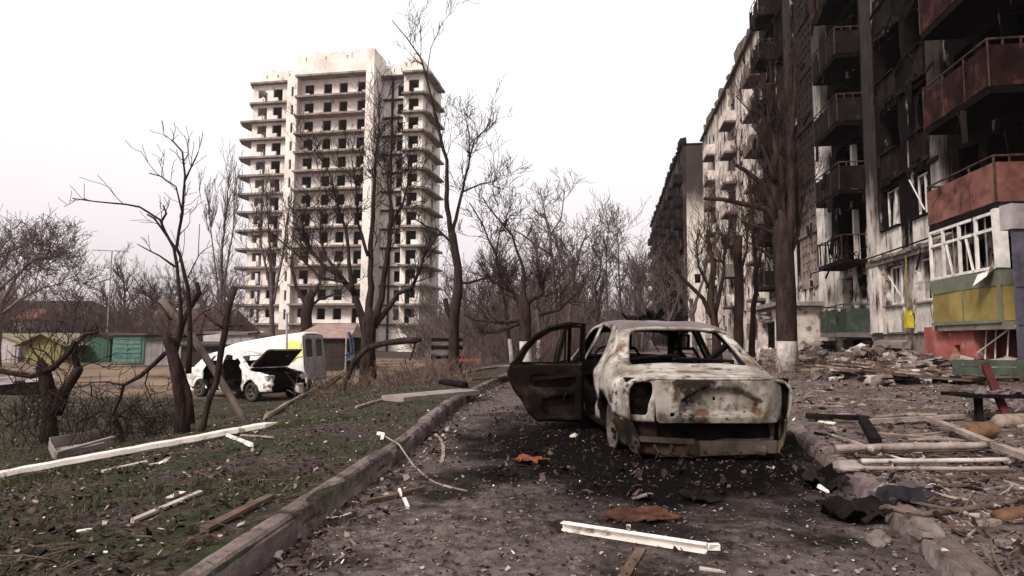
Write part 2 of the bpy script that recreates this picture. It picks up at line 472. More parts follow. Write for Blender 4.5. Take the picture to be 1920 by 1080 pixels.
# ------------------------------------------------------------------ buildings
class Fr:
    """local building frame: u along the facade, n out of the facade, z up; parts are in building-local metres"""
    def __init__(s, base, ang):     # ang: direction of +u, outward normal is to its right-hand or left-hand side
        s.base = Vector(base); s.ang = ang
def bx(mb, u0, u1, n0, n1, z0, z1, jit=0.):
    mb.box(((u0 + u1) / 2, (n0 + n1) / 2, (z0 + z1) / 2), (abs(u1 - u0), abs(n1 - n0), abs(z1 - z0)), None, jit)
def fr_front(n0): return lambda u, v, w: Vector((u, n0 - w, v))
def fr_side(u0, sgn=-1): return lambda a, v, w: Vector((u0 + sgn * w, a, v))

panelW = M('tower_panel', [(.3, (.52, .45, .39)), (.55, (.73, .66, .61)), (.75, (.82, .76, .71))], .35, bump=.3, bscale=3, stretch=(1, 1, 1),
           spots=[((.30, .24, .20), .60, .72, .9, (1, 1, .5)), ((.20, .15, .12), .68, .74, 2.2, (1, 1, 1))])
slabM = M('tower_slab', [(.3, (.12, .092, .080)), (.7, (.34, .28, .245))], .8, bump=.2)
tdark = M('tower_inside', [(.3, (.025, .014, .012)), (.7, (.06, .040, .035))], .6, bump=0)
def tower():
    a = R(-10); base = (-41.9, 98.0, -1.2)
    T = empty('apartment_tower', 'gutted pale high-rise tower with empty window holes rising behind the bare trees', 'tower block', base, a)
    # local: +x = u (to the right and slightly nearer); outward = -y
    def F(n0): return lambda u, v, w: Vector((u, -n0 + w, v))
    def B(mb, u0, u1, n0, n1, z0, z1): mb.box(((u0 + u1) / 2, -(n0 + n1) / 2, (z0 + z1) / 2), (abs(u1 - u0), abs(n1 - n0), abs(z1 - z0)))
    zc = [4.9 + 2.92 * k_ + 1.2 for k_ in range(13)]; h = .84
    top = zc[-1] + 1.9
    def win(u, wd=1.38): return [(u - wd / 2, u + wd / 2, z - h, z + h) for z in zc]
    def door(u, side):
        out = []
        for z in zc:
            out.append((u - .8, u + .8, z - .5, z + h)); q = (u + .0, u + .8) if side > 0 else (u - .8, u - .0)
            out.append((q[0], q[1], z - 1.35, z - .45))
        return out
    def part(name, mb, m, parent=T): return mb.build(name, m, parent)
    mb = MB(); wall_holes(mb, F(-1.1), 8.5, 20.0, 0, top, door(9.9, 1) + win(13.0) + win(15.6) + door(18.7, -1), .3, 3.); part('centre_wall', mb, panelW)
    mb = MB(); wall_holes(mb, F(-1.9), -.2, 6.2, 0, top, door(1.5, 1) + door(4.1, 1), .3, 3.); part('left_wall', mb, panelW)
    mb = MB(); wall_holes(mb, F(-1.0), 6.2, 8.5, 0, top + .5, [(6.9, 7.4, z - .85, z + .7) for z in zc], .3, 3.); part('core_wall', mb, panelW)
    mb = MB(); wall_holes(mb, F(-3.6), 21.3, 25.2, 0, top, win(24.1, 1.15), .3, 3.); part('recessed_wall', mb, panelW)
    mb = MB(); wall_holes(mb, F(-1.6), 25.2, 28.3, 0, top, door(26.8, -1), .3, 3.); part('right_wall', mb, panelW)
    mb = MB(); wall_holes(mb, lambda q, v, w: Vector((28.3 - w, q, v)), 1.9, 11, 0, top, [(3.2 + 3.4 * i, 4.4 + 3.4 * i, z - h, z + h) for i in range(2) for z in zc], .3, 3.); part('side_wall', mb, panelW)
    mb = MB(); wall_holes(mb, lambda q, v, w: Vector((-.2 + w, q, v)), 2.2, 11, 0, top, [(4 + 3.4 * i, 5.2 + 3.4 * i, z - h, z + h) for i in range(2) for z in zc], .3, 3.)
    B(mb, -.2, 28.3, -11.3, -11.0, 0, top); part('rear_wall', mb, panelW)
    mb = MB(); B(mb, 20.0, 21.3, -4.2, .7, 0, top + 3.25); part('pier', mb, panelW)
    mb = MB(); B(mb, 7.9, 8.5, -1.0, .1, 0, top + .6); part('pier', mb, panelW)
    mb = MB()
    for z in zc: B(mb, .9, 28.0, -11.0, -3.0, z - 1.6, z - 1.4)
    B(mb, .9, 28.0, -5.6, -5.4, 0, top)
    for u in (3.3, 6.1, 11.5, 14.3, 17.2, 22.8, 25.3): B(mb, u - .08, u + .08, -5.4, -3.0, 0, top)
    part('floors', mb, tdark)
    for k_, z in enumerate(zc + [top + 1.2]):
        zz = z - 1.55
        if k_ == 13: zz = top - .15
        mb = MB(); B(mb, 8.3, 20.0, -1.3, .55, zz - .15, zz + .15)
        if k_ < 13: part('balcony', mb, slabM)
        else: part('cornice', mb, slabM)
        lz = zz
        mb = MB(); u0 = -2.4 if k_ < 12 else -.9
        q = len(mb.v)
        for dz in (-.15, .15):
            mb.v += [Vector((u0 - .2, 3.0, lz + dz)), Vector((u0 + .6, 1.05, lz + dz)), Vector((6.25, 1.05, lz + dz)), Vector((6.25, 2.3, lz + dz)), Vector((-.3, 2.3, lz + dz)), Vector((-.3, 7.5, lz + dz)), Vector((u0 - .2, 7.5, lz + dz))]
        mb._f(tuple(q + i for i in reversed(range(7)))); mb._f(tuple(q + 7 + i for i in range(7)))
        for i in range(7): mb._f((q + i, q + (i + 1) % 7, q + 7 + (i + 1) % 7, q + 7 + i))
        part('balcony', mb, slabM)
        mb = MB(); q = len(mb.v); P_ = [(25.2, .55), (28.6, .55), (29.5, 1.7), (29.5, 9.5), (28.2, 9.5), (28.2, 1.8), (25.2, 1.8)]
        for dz in (-.15, .15): mb.v += [Vector((x, y, lz + dz)) for x, y in P_]
        mb._f(tuple(q + i for i in reversed(range(7)))); mb._f(tuple(q + 7 + i for i in range(7)))
        for i in range(7): mb._f((q + i, q + (i + 1) % 7, q + 7 + (i + 1) % 7, q + 7 + i))
        part('balcony', mb, slabM)
    # parapets with ragged patches
    for (u0, u1, n0, z1) in ((1.6, 8.3, -1.2, top + 1.5), (8.3, 20.0, .05, top + 3.3), (21.3, 25.2, -3.4, top + 2.2), (25.2, 28.3, -1.2, top + 2.0)):
        mb = MB(); wall_holes(mb, F(n0), u0, u1, top + .02, z1, [(u0 + (u1 - u0) * t, u0 + (u1 - u0) * t + .25, z1 - 1.1, z1 - .5) for t in (.12, .4, .7)], .4, 1.5)
        B(mb, u0, u1, -11.2, -10.9, top, z1 - .4); B(mb, u0, u0 + .25, -11, n0 - .4, top, z1 - .1); B(mb, u1 - .25, u1, -11, n0 - .4, top, z1 - .1)
        rg = random.Random(int(u0 * 10))
        for i in range(int((u1 - u0) / 1.3)):
            q = u0 + .3 + i * 1.3 + rg.uniform(-.3, .3); B(mb, q, q + rg.uniform(.3, 1.1), n0 - .35, n0 - .05, z1 - .05, z1 + rg.uniform(.08, .45))
        part('parapet', mb, panelW)
    mb = MB(); B(mb, .8, 28.1, -11, -1.9, top - .1, top + .05); part('roof', mb, slabM)
tower()

soot = (.0035, .0020, .0020)
wallN = M('burned_render', [(.3, (.30, .25, .225)), (.55, (.60, .53, .48)), (.75, (.72, .66, .61))], .8, bump=.6, bscale=5, bdist=.05,
          spots=[((.15, .11, .10), .54, .64, 1.1, (1, 1, .45)), ((.07, .05, .045), .58, .66, 3.0, (1, 1, 1)), ((.01, .007, .007), .58, .68, .9, (1.5, 1.5, .6))],
          grime=(soot, 4.4, 1.0, 11.0, .6, (1.6, 1.6, .32), .996))
def add_plume(m):
    n = m.node_tree; L = n.links; b = n.nodes['Principled BSDF']; src = b.inputs['Base Color'].links[0].from_socket
    at = n.nodes.new('ShaderNodeAttribute'); at.attribute_name = 'plume'; tc = n.nodes.new('ShaderNodeTexCoord'); t = n.nodes.new('ShaderNodeTexNoise'); t.inputs['Scale'].default_value = 2.2; t.inputs['Detail'].default_value = 9
    L.new(tc.outputs['Object'], t.inputs['Vector']); ad = n.nodes.new('ShaderNodeMath'); ad.operation = 'ADD'; L.new(at.outputs['Fac'], ad.inputs[0]); L.new(t.outputs[0], ad.inputs[1])
    mr = n.nodes.new('ShaderNodeMapRange'); mr.interpolation_type = 'SMOOTHSTEP'; mr.inputs['From Min'].default_value = .72; mr.inputs['From Max'].default_value = 1.15; L.new(ad.outputs[0], mr.inputs[0])
    x = n.nodes.new('ShaderNodeMix'); x.data_type = 'RGBA'; L.new(mr.outputs[0], x.inputs['Factor']); L.new(src, x.inputs[6]); x.inputs[7].default_value = (.008, .005, .005, 1)
    mp = n.nodes.new('ShaderNodeMapping'); mp.inputs['Scale'].default_value = (1.5, 1.5, .42); mp.inputs['Location'].default_value = (3, 8, 1); L.new(tc.outputs['Object'], mp.inputs[0])
    t2 = n.nodes.new('ShaderNodeTexNoise'); t2.inputs['Scale'].default_value = 1.15; t2.inputs['Detail'].default_value = 10; t2.inputs['Roughness'].default_value = .6; L.new(mp.outputs[0], t2.inputs['Vector'])
    m2 = n.nodes.new('ShaderNodeMapRange'); m2.inputs['From Min'].default_value = .60; m2.inputs['From Max'].default_value = .66; L.new(t2.outputs[0], m2.inputs[0])
    x2 = n.nodes.new('ShaderNodeMix'); x2.data_type = 'RGBA'; L.new(m2.outputs[0], x2.inputs['Factor']); L.new(x.outputs[2], x2.inputs[6]); x2.inputs[7].default_value = (.30, .24, .22, 1); L.new(x2.outputs[2], b.inputs['Base Color'])
add_plume(wallN)
wallPier = M('burned_pier', [(.3, (.34, .29, .26)), (.7, (.74, .68, .63))], 1.2, bump=.5, bscale=6, bdist=.04,
             spots=[((.14, .11, .10), .58, .70, 1.6, (1, 1, .3)), ((.03, .022, .02), .56, .66, 2.6, (2, 2, .25))], grime=((.018, .012, .012), 11.5, 3., 9., .6, (2, 2, .35), .93))
lattM = M('lattice_brown', [(.3, (.11, .075, .068)), (.7, (.33, .26, .235))], 1.5, bump=.4, grime=((.006, .004, .004), 7.0, 3., 6., .8, (1, 1, .5), .93))
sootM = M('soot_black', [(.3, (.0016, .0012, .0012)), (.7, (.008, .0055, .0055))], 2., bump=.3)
sootC = M('sooty_concrete', [(.3, (.004, .003, .003)), (.6, (.016, .011, .011)), (.8, (.075, .056, .052))], 2.2, bump=.5, stretch=(1, 1, .6))
plinthM = M('grey_plinth', [(.3, (.11, .09, .082)), (.7, (.26, .22, .20))], 1.4, bump=.8, bscale=6, spots=[((.05, .04, .036), .6, .68, 2, (1, 1, 1))])
redM = M('red_paint_wall', [(.3, (.17, .048, .042)), (.55, (.31, .095, .078)), (.75, (.36, .19, .17))], 1.2, bump=.4, bscale=10, spots=[((.28, .23, .21), .58, .66, 2.2, (1, 1, 1)), ((.04, .02, .02), .66, .72, 3.2, (1, 1, 1))])
dredM = M('dark_red_wall', [(.3, (.030, .008, .009)), (.7, (.085, .024, .024))], 1.5, bump=.4)
rustP = M('rusty_balcony_sheet', [(.3, (.055, .024, .020)), (.5, (.155, .068, .054)), (.75, (.25, .12, .10))], 1.6, stretch=(1, 1, 1.3), bump=.3, bscale=12,
          spots=[((.035, .02, .018), .56, .68, 1.5, (1, 1, .6)), ((.30, .22, .19), .70, .75, 4, (1, 1, 1))])
rustB = M('burned_balcony_sheet', [(.3, (.006, .0035, .0035)), (.52, (.022, .010, .009)), (.72, (.13, .045, .036))], 1.3, bump=.4, bscale=10,
          spots=[((.22, .15, .12), .68, .74, 2.5, (1, 1, 1))])
yelM = M('yellow_sheet', [(.3, (.16, .115, .042)), (.7, (.31, .235, .08))], 1.3, bump=.2, spots=[((.12, .11, .05), .58, .72, 1.8, (1, 1, .5))])
grnM = M('green_grey_sheet', [(.3, (.10, .11, .08)), (.7, (.17, .175, .13))], 1.5, bump=.3)
greenR = M('green_railing_paint', [(.3, (.030, .040, .030)), (.7, (.082, .098, .078))], 3., bump=.3, spots=[((.16, .14, .11), .58, .66, 3, (1, 1, 1))])
frameW = M('window_frame_white', [(.3, (.42, .38, .35)), (.7, (.78, .74, .70))], 3., bump=.2, rough=.6)
railD = M('burned_rail', [(.3, (.025, .013, .011)), (.7, (.095, .055, .046))], 6., bump=.3)
yelP = M('yellow_gas_paint', [(.3, (.30, .22, .02)), (.7, (.56, .45, .05))], 6., bump=.2); yelD = M('dull_yellow_pipe', [(.3, (.12, .085, .03)), (.7, (.30, .23, .08))], 6., bump=.2)
blueg = M('blue_grey_paint', [(.3, (.045, .041, .055)), (.7, (.11, .10, .13))], 3., bump=.3)
curtain = M('torn_curtain', [(.3, (.22, .19, .17)), (.7, (.55, .50, .47))], 3., stretch=(6, 6, .4), bump=.5)
def glassy():
    m = bpy.data.materials.new('dusty_glass'); m.use_nodes = True; b = m.node_tree.nodes['Principled BSDF']
    b.inputs['Base Color'].default_value = (.05, .05, .055, 1); b.inputs['Roughness'].default_value = .18; b.inputs['Alpha'].default_value = .55
    return m
glassM = glassy()

SL = .15; ANG = math.atan(1 / SL)        # facade direction (.15, 1)
UD = Vector((SL, 1, 0)).normalized(); CU = math.sqrt(1 + SL * SL)
def bld(label, basex, y0):
    return empty('apartment_building', label, 'apartment block', (basex + SL * y0, y0, 0), math.atan2(1, SL))
# in the empty's frame: local x = u (going away), local y = left of u = outward towards the street  -> n = +y
def Fn(n0): return lambda u, v, w: Vector((u, n0 - w, v))
def shards(mb, u0, u1, z0, z1, n, cnt, rnd):
    for _ in range(cnt):
        c = rnd.choice([(u0, z0), (u1, z0), (u0, z1), (u1, z1)]); a = rnd.uniform(.15, .5) * (u1 - u0); b = rnd.uniform(.2, .6) * (z1 - z0)
        sx_ = 1 if c[0] == u0 else -1; sz_ = 1 if c[1] == z0 else -1
        i = len(mb.v); mb.v += [Vector((c[0], n, c[1])), Vector((c[0] + sx_ * a, n, c[1])), Vector((c[0] + sx_ * a * .3, n + .01, c[1] + sz_ * b * .5)), Vector((c[0], n, c[1] + sz_ * b))]; mb._f((i, i + 1, i + 2, i + 3))
def window(T, u0, u1, z0, z1, n, rnd, m=None, style=0, full=True):
    m = m or frameW; t = .06
    mb = MB(); bx(mb, u0, u0 + t, n, n + .06, z0, z1); bx(mb, u1 - t, u1, n, n + .06, z0, z1); bx(mb, u0 + t, u1 - t, n, n + .06, z0, z0 + t); bx(mb, u0 + t, u1 - t, n, n + .06, z1 - t, z1)
    um = lerp(u0, u1, rnd.choice([.35, .5, .62]))
    bx(mb, um - .03, um + .03, n + .003, n + .055, z0 + t, z1 - t)
    if style and rnd.random() < .6: # a sash hanging askew
        sg = rnd.choice([-1, 1]); q = rnd.uniform(.0, .35); mb.beam((um, n + .10, z0 + rnd.uniform(.05, .4)), (um + sg * rnd.uniform(.1, .4), n + .10 + q, z1 - rnd.uniform(.1, .6)), .045, .04)
        if rnd.random() < .5: mb.beam((um - sg * .3, n + .05, z0 + .05), (um - sg * rnd.uniform(.1, .5), n + .2, z0 + rnd.uniform(.4, .9)), .04, .04)
    o = mb.build('window', m, T)
    if full:
        g = MB(); shards(g, u0 + t, u1 - t, z0 + t, z1 - t, n + .03, 3, rnd); g.build('pane', glassM, o)
    return o
def balcony(T, u0, u1, z, dep, ms, mp, mr, rnd, panel=.95, rail=True, bars=False, broken=0.):
    mb = MB(); bx(mb, u0, u1, -.05, dep, z - .18, z, .012); o = mb.build('balcony', ms, T)
    p = MB(); top = z + panel
    if panel > .3 and not bars:
        N = max(3, int((u1 - u0) / .35)); us = [lerp(u0, u1, i / N) for i in range(N + 1)]
        for a, b in zip(us, us[1:]):
            if rnd.random() < broken: continue
            q = rnd.uniform(-.03, .03); bx(p, a + .006, b - .006, dep - .02 + q * .4, dep + .012 + q * .4, z + .01, top + (q if broken else 0), .01 if broken else .002)
        for e_ in (u0, u1):
            if rnd.random() > broken: bx(p, e_ - .015, e_ + .015, .02, dep - .04, z + .01, top, .004)
        p.build('panel', mp, o)
    elif bars:
        n_ = int((u1 - u0) / .13)
        for i in range(n_ + 1):
            u = lerp(u0 + .02, u1 - .02, i / n_) + rnd.uniform(-.03, .03)
            p.beam((u, dep - .03, z), (u + rnd.uniform(-.12, .12) * (broken > 0), dep - .03 + rnd.uniform(-.1, .1) * (broken > 0), z + panel), .02, .02)
        for i in range(5):
            nn = lerp(.1, dep - .05, i / 4); p.beam((u0 + .02, nn, z), (u0 + .02, nn, z + panel), .02, .02)
        p.build('railing', mp, o)
    if rail:
        r = MB(); rz = top + (.16 if not bars else .02); mid = (u0 + u1) / 2
        sag = rnd.uniform(0, .12) * (broken > 0)
        r.tube([(u0, 0, rz), (u0, dep, rz), (mid, dep + sag, rz - sag), (u1, dep, rz), (u1, 0, rz)], .028, 6)
        for e_ in (u0, lerp(u0, u1, .33), lerp(u0, u1, .66), u1): r.beam((e_, dep, z), (e_, dep, rz), .035, .035, Vector((1, 0, 0)))
        for q in (.35, .7): r.beam((u0, dep * q, top - .02), (u0, dep * q, rz), .03, .03, Vector((1, 0, 0)))
        r.build('rail', mr, o)
    return o

def near_block():
    rnd = random.Random(5); Y0 = 8.0
    T = bld('soot-blackened nine-storey apartment block nearest the camera, with rusty and yellow balconies', 10.2, Y0)
    U = lambda y: (y - Y0) * CU
    Z = [1.62 + 2.79 * k_ for k_ in range(9)]; TOP = Z[-1] + 3.0
    holes = []
    cols = [(10.2, 11.6), (20.0, 21.0), (22.0, 23.3), (36.0, 37.3), (39.0, 40.2)]
    for a, b in cols:
        for k_, z in enumerate(Z):
            g = rnd.uniform(0, .25) if k_ > 1 else 0
            if k_ >= 2 and a > 21 and rnd.random() < .5: g = .5
            holes.append((U(a) - g, U(b) + g * .6, z + .82 - g * .8, z + 2.28 + g * .3))
    for k_, z in enumerate(Z):      # big balconies
        holes += [(U(14.6), U(15.9), z + .9, z + 2.3), (U(16.0), U(16.8), z + .05, z + 2.3), (U(17.2), U(18.2), z + .85, z + 2.3)]
    for k_, z in enumerate(Z):      # small loggias
        holes += [(U(25.0), U(27.9), z + .05, z + 2.35)] if k_ else [(U(25.1), U(25.9), z + .05, z + 2.25), (U(26.5), U(27.7), z + .2, z + 2.3)]
    holes.append((U(24.9), U(28.0), .15, 1.25))
    holes.append((U(30.3), U(34.0), Z[1] - .55, TOP - 1.2))
    holes += [(U(37.7), U(38.8), z + .1, z + 2.3) for z in Z]
    holes += [(U(31.0), U(32.4), .3, 2.5)]
    mb = MB(); wall_holes(mb, Fn(0), 0, U(41), 1.45, TOP, [h for h in holes if h[3] > 1.5], .38, .36, .17)
    wo_ = mb.build('wall', wallN, T); at = wo_.data.color_attributes.new('plume', 'FLOAT_COLOR', 'POINT'); pl_ = []
    src = [(h, (1. if h[2] > 4 else .55) * rnd.choice([1, 1, .8, .4])) for h in holes if h[3] > 1.5]
    for v in mb.v:
        q = 0.
        for (a, b, c, d), st in src:
            if v.z < c - .6 or v.z > d + 2.2 or v.x < a - 1 or v.x > b + 1: continue
            du = max(0, a - v.x, v.x - b); dv = max(0, v.z - d, c - v.z)
            q = max(q, st * math.exp(-(du / .34) ** 2) * math.exp(-(dv / (1.0 if v.z > d else .25)) ** 2))
        pl_ += [q, q, q, 1]
    at.data.foreach_set('color', pl_)
    mb = MB(); wall_holes(mb, Fn(-.06), 0, U(41), -.3, 1.45, [(h[0], h[1], h[2], h[3]) for h in holes if h[3] < 1.5] + [(U(21.6), U(22.8), .1, .5)], .38, .4, .12)
    mb.build('plinth', plinthM, T)
    mb = MB()           # end wall and far wall, roof
    bx(mb, -.2, 0.02, -12, 0, -.3, TOP); bx(mb, U(41) - .02, U(41) + .28, -12, -.0, -.3, TOP); bx(mb, 0, U(41), -12.3, -12, -.3, TOP)
    mb.build('end_wall', wallN, T)
    mb = MB(); bx(mb, -.2, U(41.2), -12.3, .25, TOP, TOP + .3); mb.build('roof', sootC, T)
    wallPierB = M('sooted_pier', [(.3, (.30, .25, .22)), (.7, (.70, .63, .58))], 1.2, bump=.5, bscale=6, bdist=.04, grime=((.011, .008, .008), 6.0, 1.8, 10., .6, (2, 2, .35), .95), spots=[((.03, .022, .02), .56, .66, 2.2, (2, 2, .4))])
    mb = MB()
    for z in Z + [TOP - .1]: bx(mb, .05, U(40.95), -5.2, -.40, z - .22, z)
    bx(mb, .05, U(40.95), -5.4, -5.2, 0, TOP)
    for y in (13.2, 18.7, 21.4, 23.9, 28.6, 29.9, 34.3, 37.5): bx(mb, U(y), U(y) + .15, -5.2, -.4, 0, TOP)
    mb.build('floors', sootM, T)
    for a, b, n_ in ((28.75, 29.85, .30), (34.2, 34.9, .2), (23.75, 24.55, .12), (18.75, 19.6, .1)):
        mb = MB(); wall_holes(mb, Fn(n_), U(a), U(b), 1.2 if n_ > .25 else 1.5, TOP, [], n_ + .02, .4, .12, a); mb.build('pilaster', wallPier if n_ > .25 else wallPierB, T)
    # stair-well lattice
    lat = []; u = U(30.3) + .22
    while u < U(34.0) - .3:
        z = Z[1] - .3
        while z < TOP - 1.6:
            band = (z - Z[1] + .55) % 2.79
            if .35 < band < 2.5: lat.append((u, u + .26, z, z + .24))
            z += .45
        u += .47
    mb = MB(); wall_holes(mb, Fn(-.12), U(30.3), U(34.0), Z[1] - .55, TOP - 1.2, lat, .16, .6, .05); 
    for k_ in range(1, 9): bx(mb, U(30.3), U(34.0), -.12, -.04, Z[k_] - .62, Z[k_] - .45)
    mb.build('stairwell_lattice', lattM, T)
    # windows
    for a, b in cols:
        for k_, z in enumerate(Z):
            if k_ < 2 or rnd.random() < .45: window(T, U(a) + .04, U(b) - .04, z + .88, z + 2.24, -.2, rnd, frameW if k_ < 2 else sootC, 1 if k_ in (0, 1) else 0)
    for k_ in (0, 1):
        mb = MB()
        for i in range(4):
            u = U(22.05) + rnd.uniform(0, .9); mb.quad((u, -.24, Z[k_] + .9), (u + .2, -.20, Z[k_] + .9), (u + .17, -.26, Z[k_] + 2.2), (u, -.22, Z[k_] + 2.2))
        mb.build('curtain', curtain, T)
    # infill panels below the windows, ledges between storeys
    for a, b in cols[1:3]:
        for k_ in range(0, 9):
            mb = MB(); bx(mb, U(a) - .05, U(b) + .05, .0, .05, Z[k_] - .1 if k_ else 1.5, Z[k_] + .78, .01); mb.build('infill_panel', wallPier if k_ < 2 else sootC, T)
            mb = MB(); bx(mb, U(a) - .08, U(b) + .08, .0, .14, Z[k_] + .78, Z[k_] + .84, .01); mb.build('window_sill', sootC if k_ else plinthM, T)
    mb = MB()
    bx(mb, U(18.4), U(24.7), .0, .16, Z[1] - .42, Z[1] - .20, .02)
    for i in range(16): u = lerp(U(18.4), U(24.4), i / 16); mb.box((u, .18, Z[1] - .2 + rnd.uniform(-.03, .05)), (.3, .14, .1), None, .03)
    mb.build('ledge', plinthM, T)
    for k_, z in enumerate(Z[2:7]):
        mb = MB()
        for i in range(6): mb.box((U(19.3) + i * .75 + rnd.uniform(-.2, .2), .06, z - .3 + rnd.uniform(-.15, .15)), (.6, .12, .16), None, .05)
        mb.build('ledge', sootC, T)
    # big balconies
    dep = 1.12; u0, u1 = U(14.55), U(17.65)
    for k_, z in enumerate(Z):
        if k_ == 0:
            o = balcony(T, u0, u1, z + .02, dep, plinthM, yelM, railD, rnd, .82, False)
            mb = MB(); bx(mb, u0 - .02, u1 + .02, dep - .04, dep + .03, z + .85, z + 1.22); bx(mb, u0 - .03, u0 + .02, .02, dep - .045, z + .85, z + 1.22); mb.build('green_band', grnM, o)
            mb = MB(); bx(mb, u0 - .03, u0 + .07, dep + .015, dep + .05, z + .0, z + .86); bx(mb, u0 - .02, u1 + .02, dep + .02, dep + .04, z - .02, z + .06); bx(mb, lerp(u0, u1, .5) - .02, lerp(u0, u1, .5) + .02, dep + .02, dep + .035, z + .07, z + .84); mb.build('trim', grnM, o)
            mb = MB(); f0, f1 = z + 1.24, z + 2.58
            for q in (0, .27, .52, .78, 1.0): u = lerp(u0 + .03, u1 - .03, q); bx(mb, u - .035, u + .035, dep - .03, dep + .03, f0, f1)
            for zz in (f0, z + 2.15, f1 - .05): bx(mb, u0, u1, dep - .025, dep + .025, zz, zz + .07)
            for q in (.32, .62): u = lerp(u0, u1, q); mb.beam((u, dep + .03, f0 + .05), (u + .12, dep + .1, z + 2.1), .05, .04); 
            mb.build('window_frame', frameW, o)
            mb = MB(); bx(mb, u0 - .06, u0 + .08, dep - .20, dep + .07, f0, f1 + .05, .02); bx(mb, u0 - .02, u0 + .03, .1, dep - .25, z + 2.15, z + 2.2); mb.build('corner_post', frameW, o)
            mb = MB(); shards(mb, u0 + .1, u0 + .75, f0 + .07, z + 2.1, dep, 3, rnd); shards(mb, u0 + 1.7, u0 + 2.3, f0 + .07, z + 2.1, dep, 3, rnd); mb.build('pane', glassM, o)
            mb = MB()
            for i in range(7):
                u = lerp(u0 + .3, u1 - .2, i / 7) + rnd.uniform(-.1, .1); mb.quad((u, dep - .12, f0), (u + .22, dep - .2, f0), (u + .15, dep - .15, f1), (u - .02, dep - .1, f1))
            mb.build('curtain', curtain, o)
            mb = MB(); mb.v += [Vector(q) for q in ((u0 + .1, dep + .05, f0 + .02), (u0 + .7, dep + .10, f0 - .08), (u0 + .45, dep + .35, f0 - .38), (u0 + .05, dep + .25, f0 - .18), (u0 - .05, dep + .15, f0 + .2))]; mb._f((0, 1, 2, 3)); mb._f((0, 3, 4)); mb.build('hanging_foil', K['white_trim'], o)
        else:
            mp = rustP if k_ == 1 else rustB
            balcony(T, u0, u1, z, dep, sootM if k_ > 1 else sootC, mp, railD, rnd, .95 if k_ == 1 else 1.0, True)
    # neighbour stack of balconies nearer the camera keeps going past the frame
    for k_, z in enumerate(Z): balcony(T, U(9.9), U(12.6), z, dep, sootC, rustB if k_ else grnM, railD, rnd, 1.0, True)
    # small balconies
    a, b = U(24.9), U(27.75)
    for k_, z in enumerate(Z):
        if k_ == 0: balcony(T, a, b, z - .1, .95, plinthM, greenR, greenR, rnd, .95, True, False, .3)
        elif k_ == 1:
            o = balcony(T, a, b, z, .95, sootC, sootM, railD, rnd, .95, True, True, .5)
            mb = MB()
            for i in range(26):
                p = Vector((rnd.uniform(a, b), rnd.uniform(.1, .9), z + rnd.uniform(.05, .5))); q = p + Vector((rnd.uniform(-.7, .7), rnd.uniform(-.2, .3), rnd.uniform(-.2, .5))); mb.beam(p, q, .04, .03)
            mb.build('burned_junk', K['charred'], o)
        else: balcony(T, a, b, z, .95, sootM, rustB if k_ == 5 else sootC, railD, rnd, .95, True, False, .12)
    for k_, z in enumerate(Z): balcony(T, U(37.3), U(39.4), z, 1.0, sootC, sootC, railD, rnd, .9, True, False, .25)
    # white broken door post in the loggias, partitions
    for k_, z in enumerate(Z):
        mb = MB(); bx(mb, U(26.55), U(26.75), -.36, -.16, z + .05, z + 2.3, .01); mb.build('door_post', wallPier if k_ < 3 else sootC, T)
    mb = MB()
    for i in range(170):
        k_ = rnd.randrange(1, 9); c = rnd.choice([(24.9, 27.8, .95), (22.0, 23.3, .05), (20.0, 21.0, .05), (37.3, 39.4, 1.), (14.6, 17.6, 1.1), (30.3, 34, 0)]); u = lerp(U(c[0]), U(c[1]), rnd.random()); z = Z[k_] + rnd.choice([-.2, -.15, .85, 1.0])
        p = Vector((u, c[2] + .05, z)); L_ = rnd.uniform(.2, .9); pts = [p, p + Vector((rnd.gauss(0, .12), rnd.uniform(0, .2), -L_ * .4)), p + Vector((rnd.gauss(0, .25), rnd.uniform(0, .25), -L_))]
        if rnd.random() < .6: mb.tube(pts, [.012, .01, .006], 4)
        else: mb.beam(p, pts[2], rnd.uniform(.04, .16), .015, Vector((1, 0, 0)), jit=.02)
    tag(mb.build('hanging_debris', sootC, T), kind='stuff')
    # gas pipe, gas box
    mb = MB(); mb.tube([(U(18.5), .22, Z[1] - .02), (U(21.2), .22, Z[1] - .05), (U(24.5), .22, Z[1] - .08), (U(28.2), 1.1, Z[1] - .22), (U(28.4), 1.1, Z[1] - .4)], .03, 6); mb.build('grey_pipe', sootC, T)
    mb = MB(); mb.tube([(U(21.35), .16, Z[1] - .3), (U(21.35), .16, 2.15)], .03, 6); o = mb.build('gas_pipe', yelD, T)
    mb = MB(); bx(mb, U(21.22), U(21.48), .05, .26, 1.62, 2.05, .01); bx(mb, U(21.27), U(21.43), .08, .22, 2.05, 2.2, .02); mb.build('gas_box', yelP, o)
    # red base under the big balcony
    mb = MB(); wall_holes(mb, Fn(.95), U(16.05), U(18.6), -.2, 1.58, [(U(16.7), U(17.0), .75, 1.05)], .3, .4, .06); bx(mb, U(18.6) - .3, U(18.6), -.05, .64, -.2, 1.58); bx(mb, U(16.05), U(16.05) + .3, -.05, .64, -.2, 1.58); mb.build('red_base', redM, T)
    mb = MB(); bx(mb, U(13.4), U(16.0), .2, .5, -.2, 1.58); mb.build('red_base', dredM, T)
    mb = MB()
    for i in range(6): u = lerp(U(13.7), U(15.9), i / 5); mb.beam((u, .85, .25), (u + rnd.uniform(-.1, .1), .75, 1.5), .022, .022, Vector((1, 0, 0)))
    mb.tube([(U(16.0), .9, .9), (U(14.7), .85, 1.5), (U(13.5), .85, 1.56)], .02, 5); mb.build('grille', frameW, T)
    # collapsed concrete strip at the plinth
    mb = MB(); bx(mb, U(21.3), U(24.3), -.02, .18, .5, .86, .05); bx(mb, U(21.5), U(23.9), .02, .3, .95, 1.2, .05); mb.build('plinth_slab', plinthM, T)
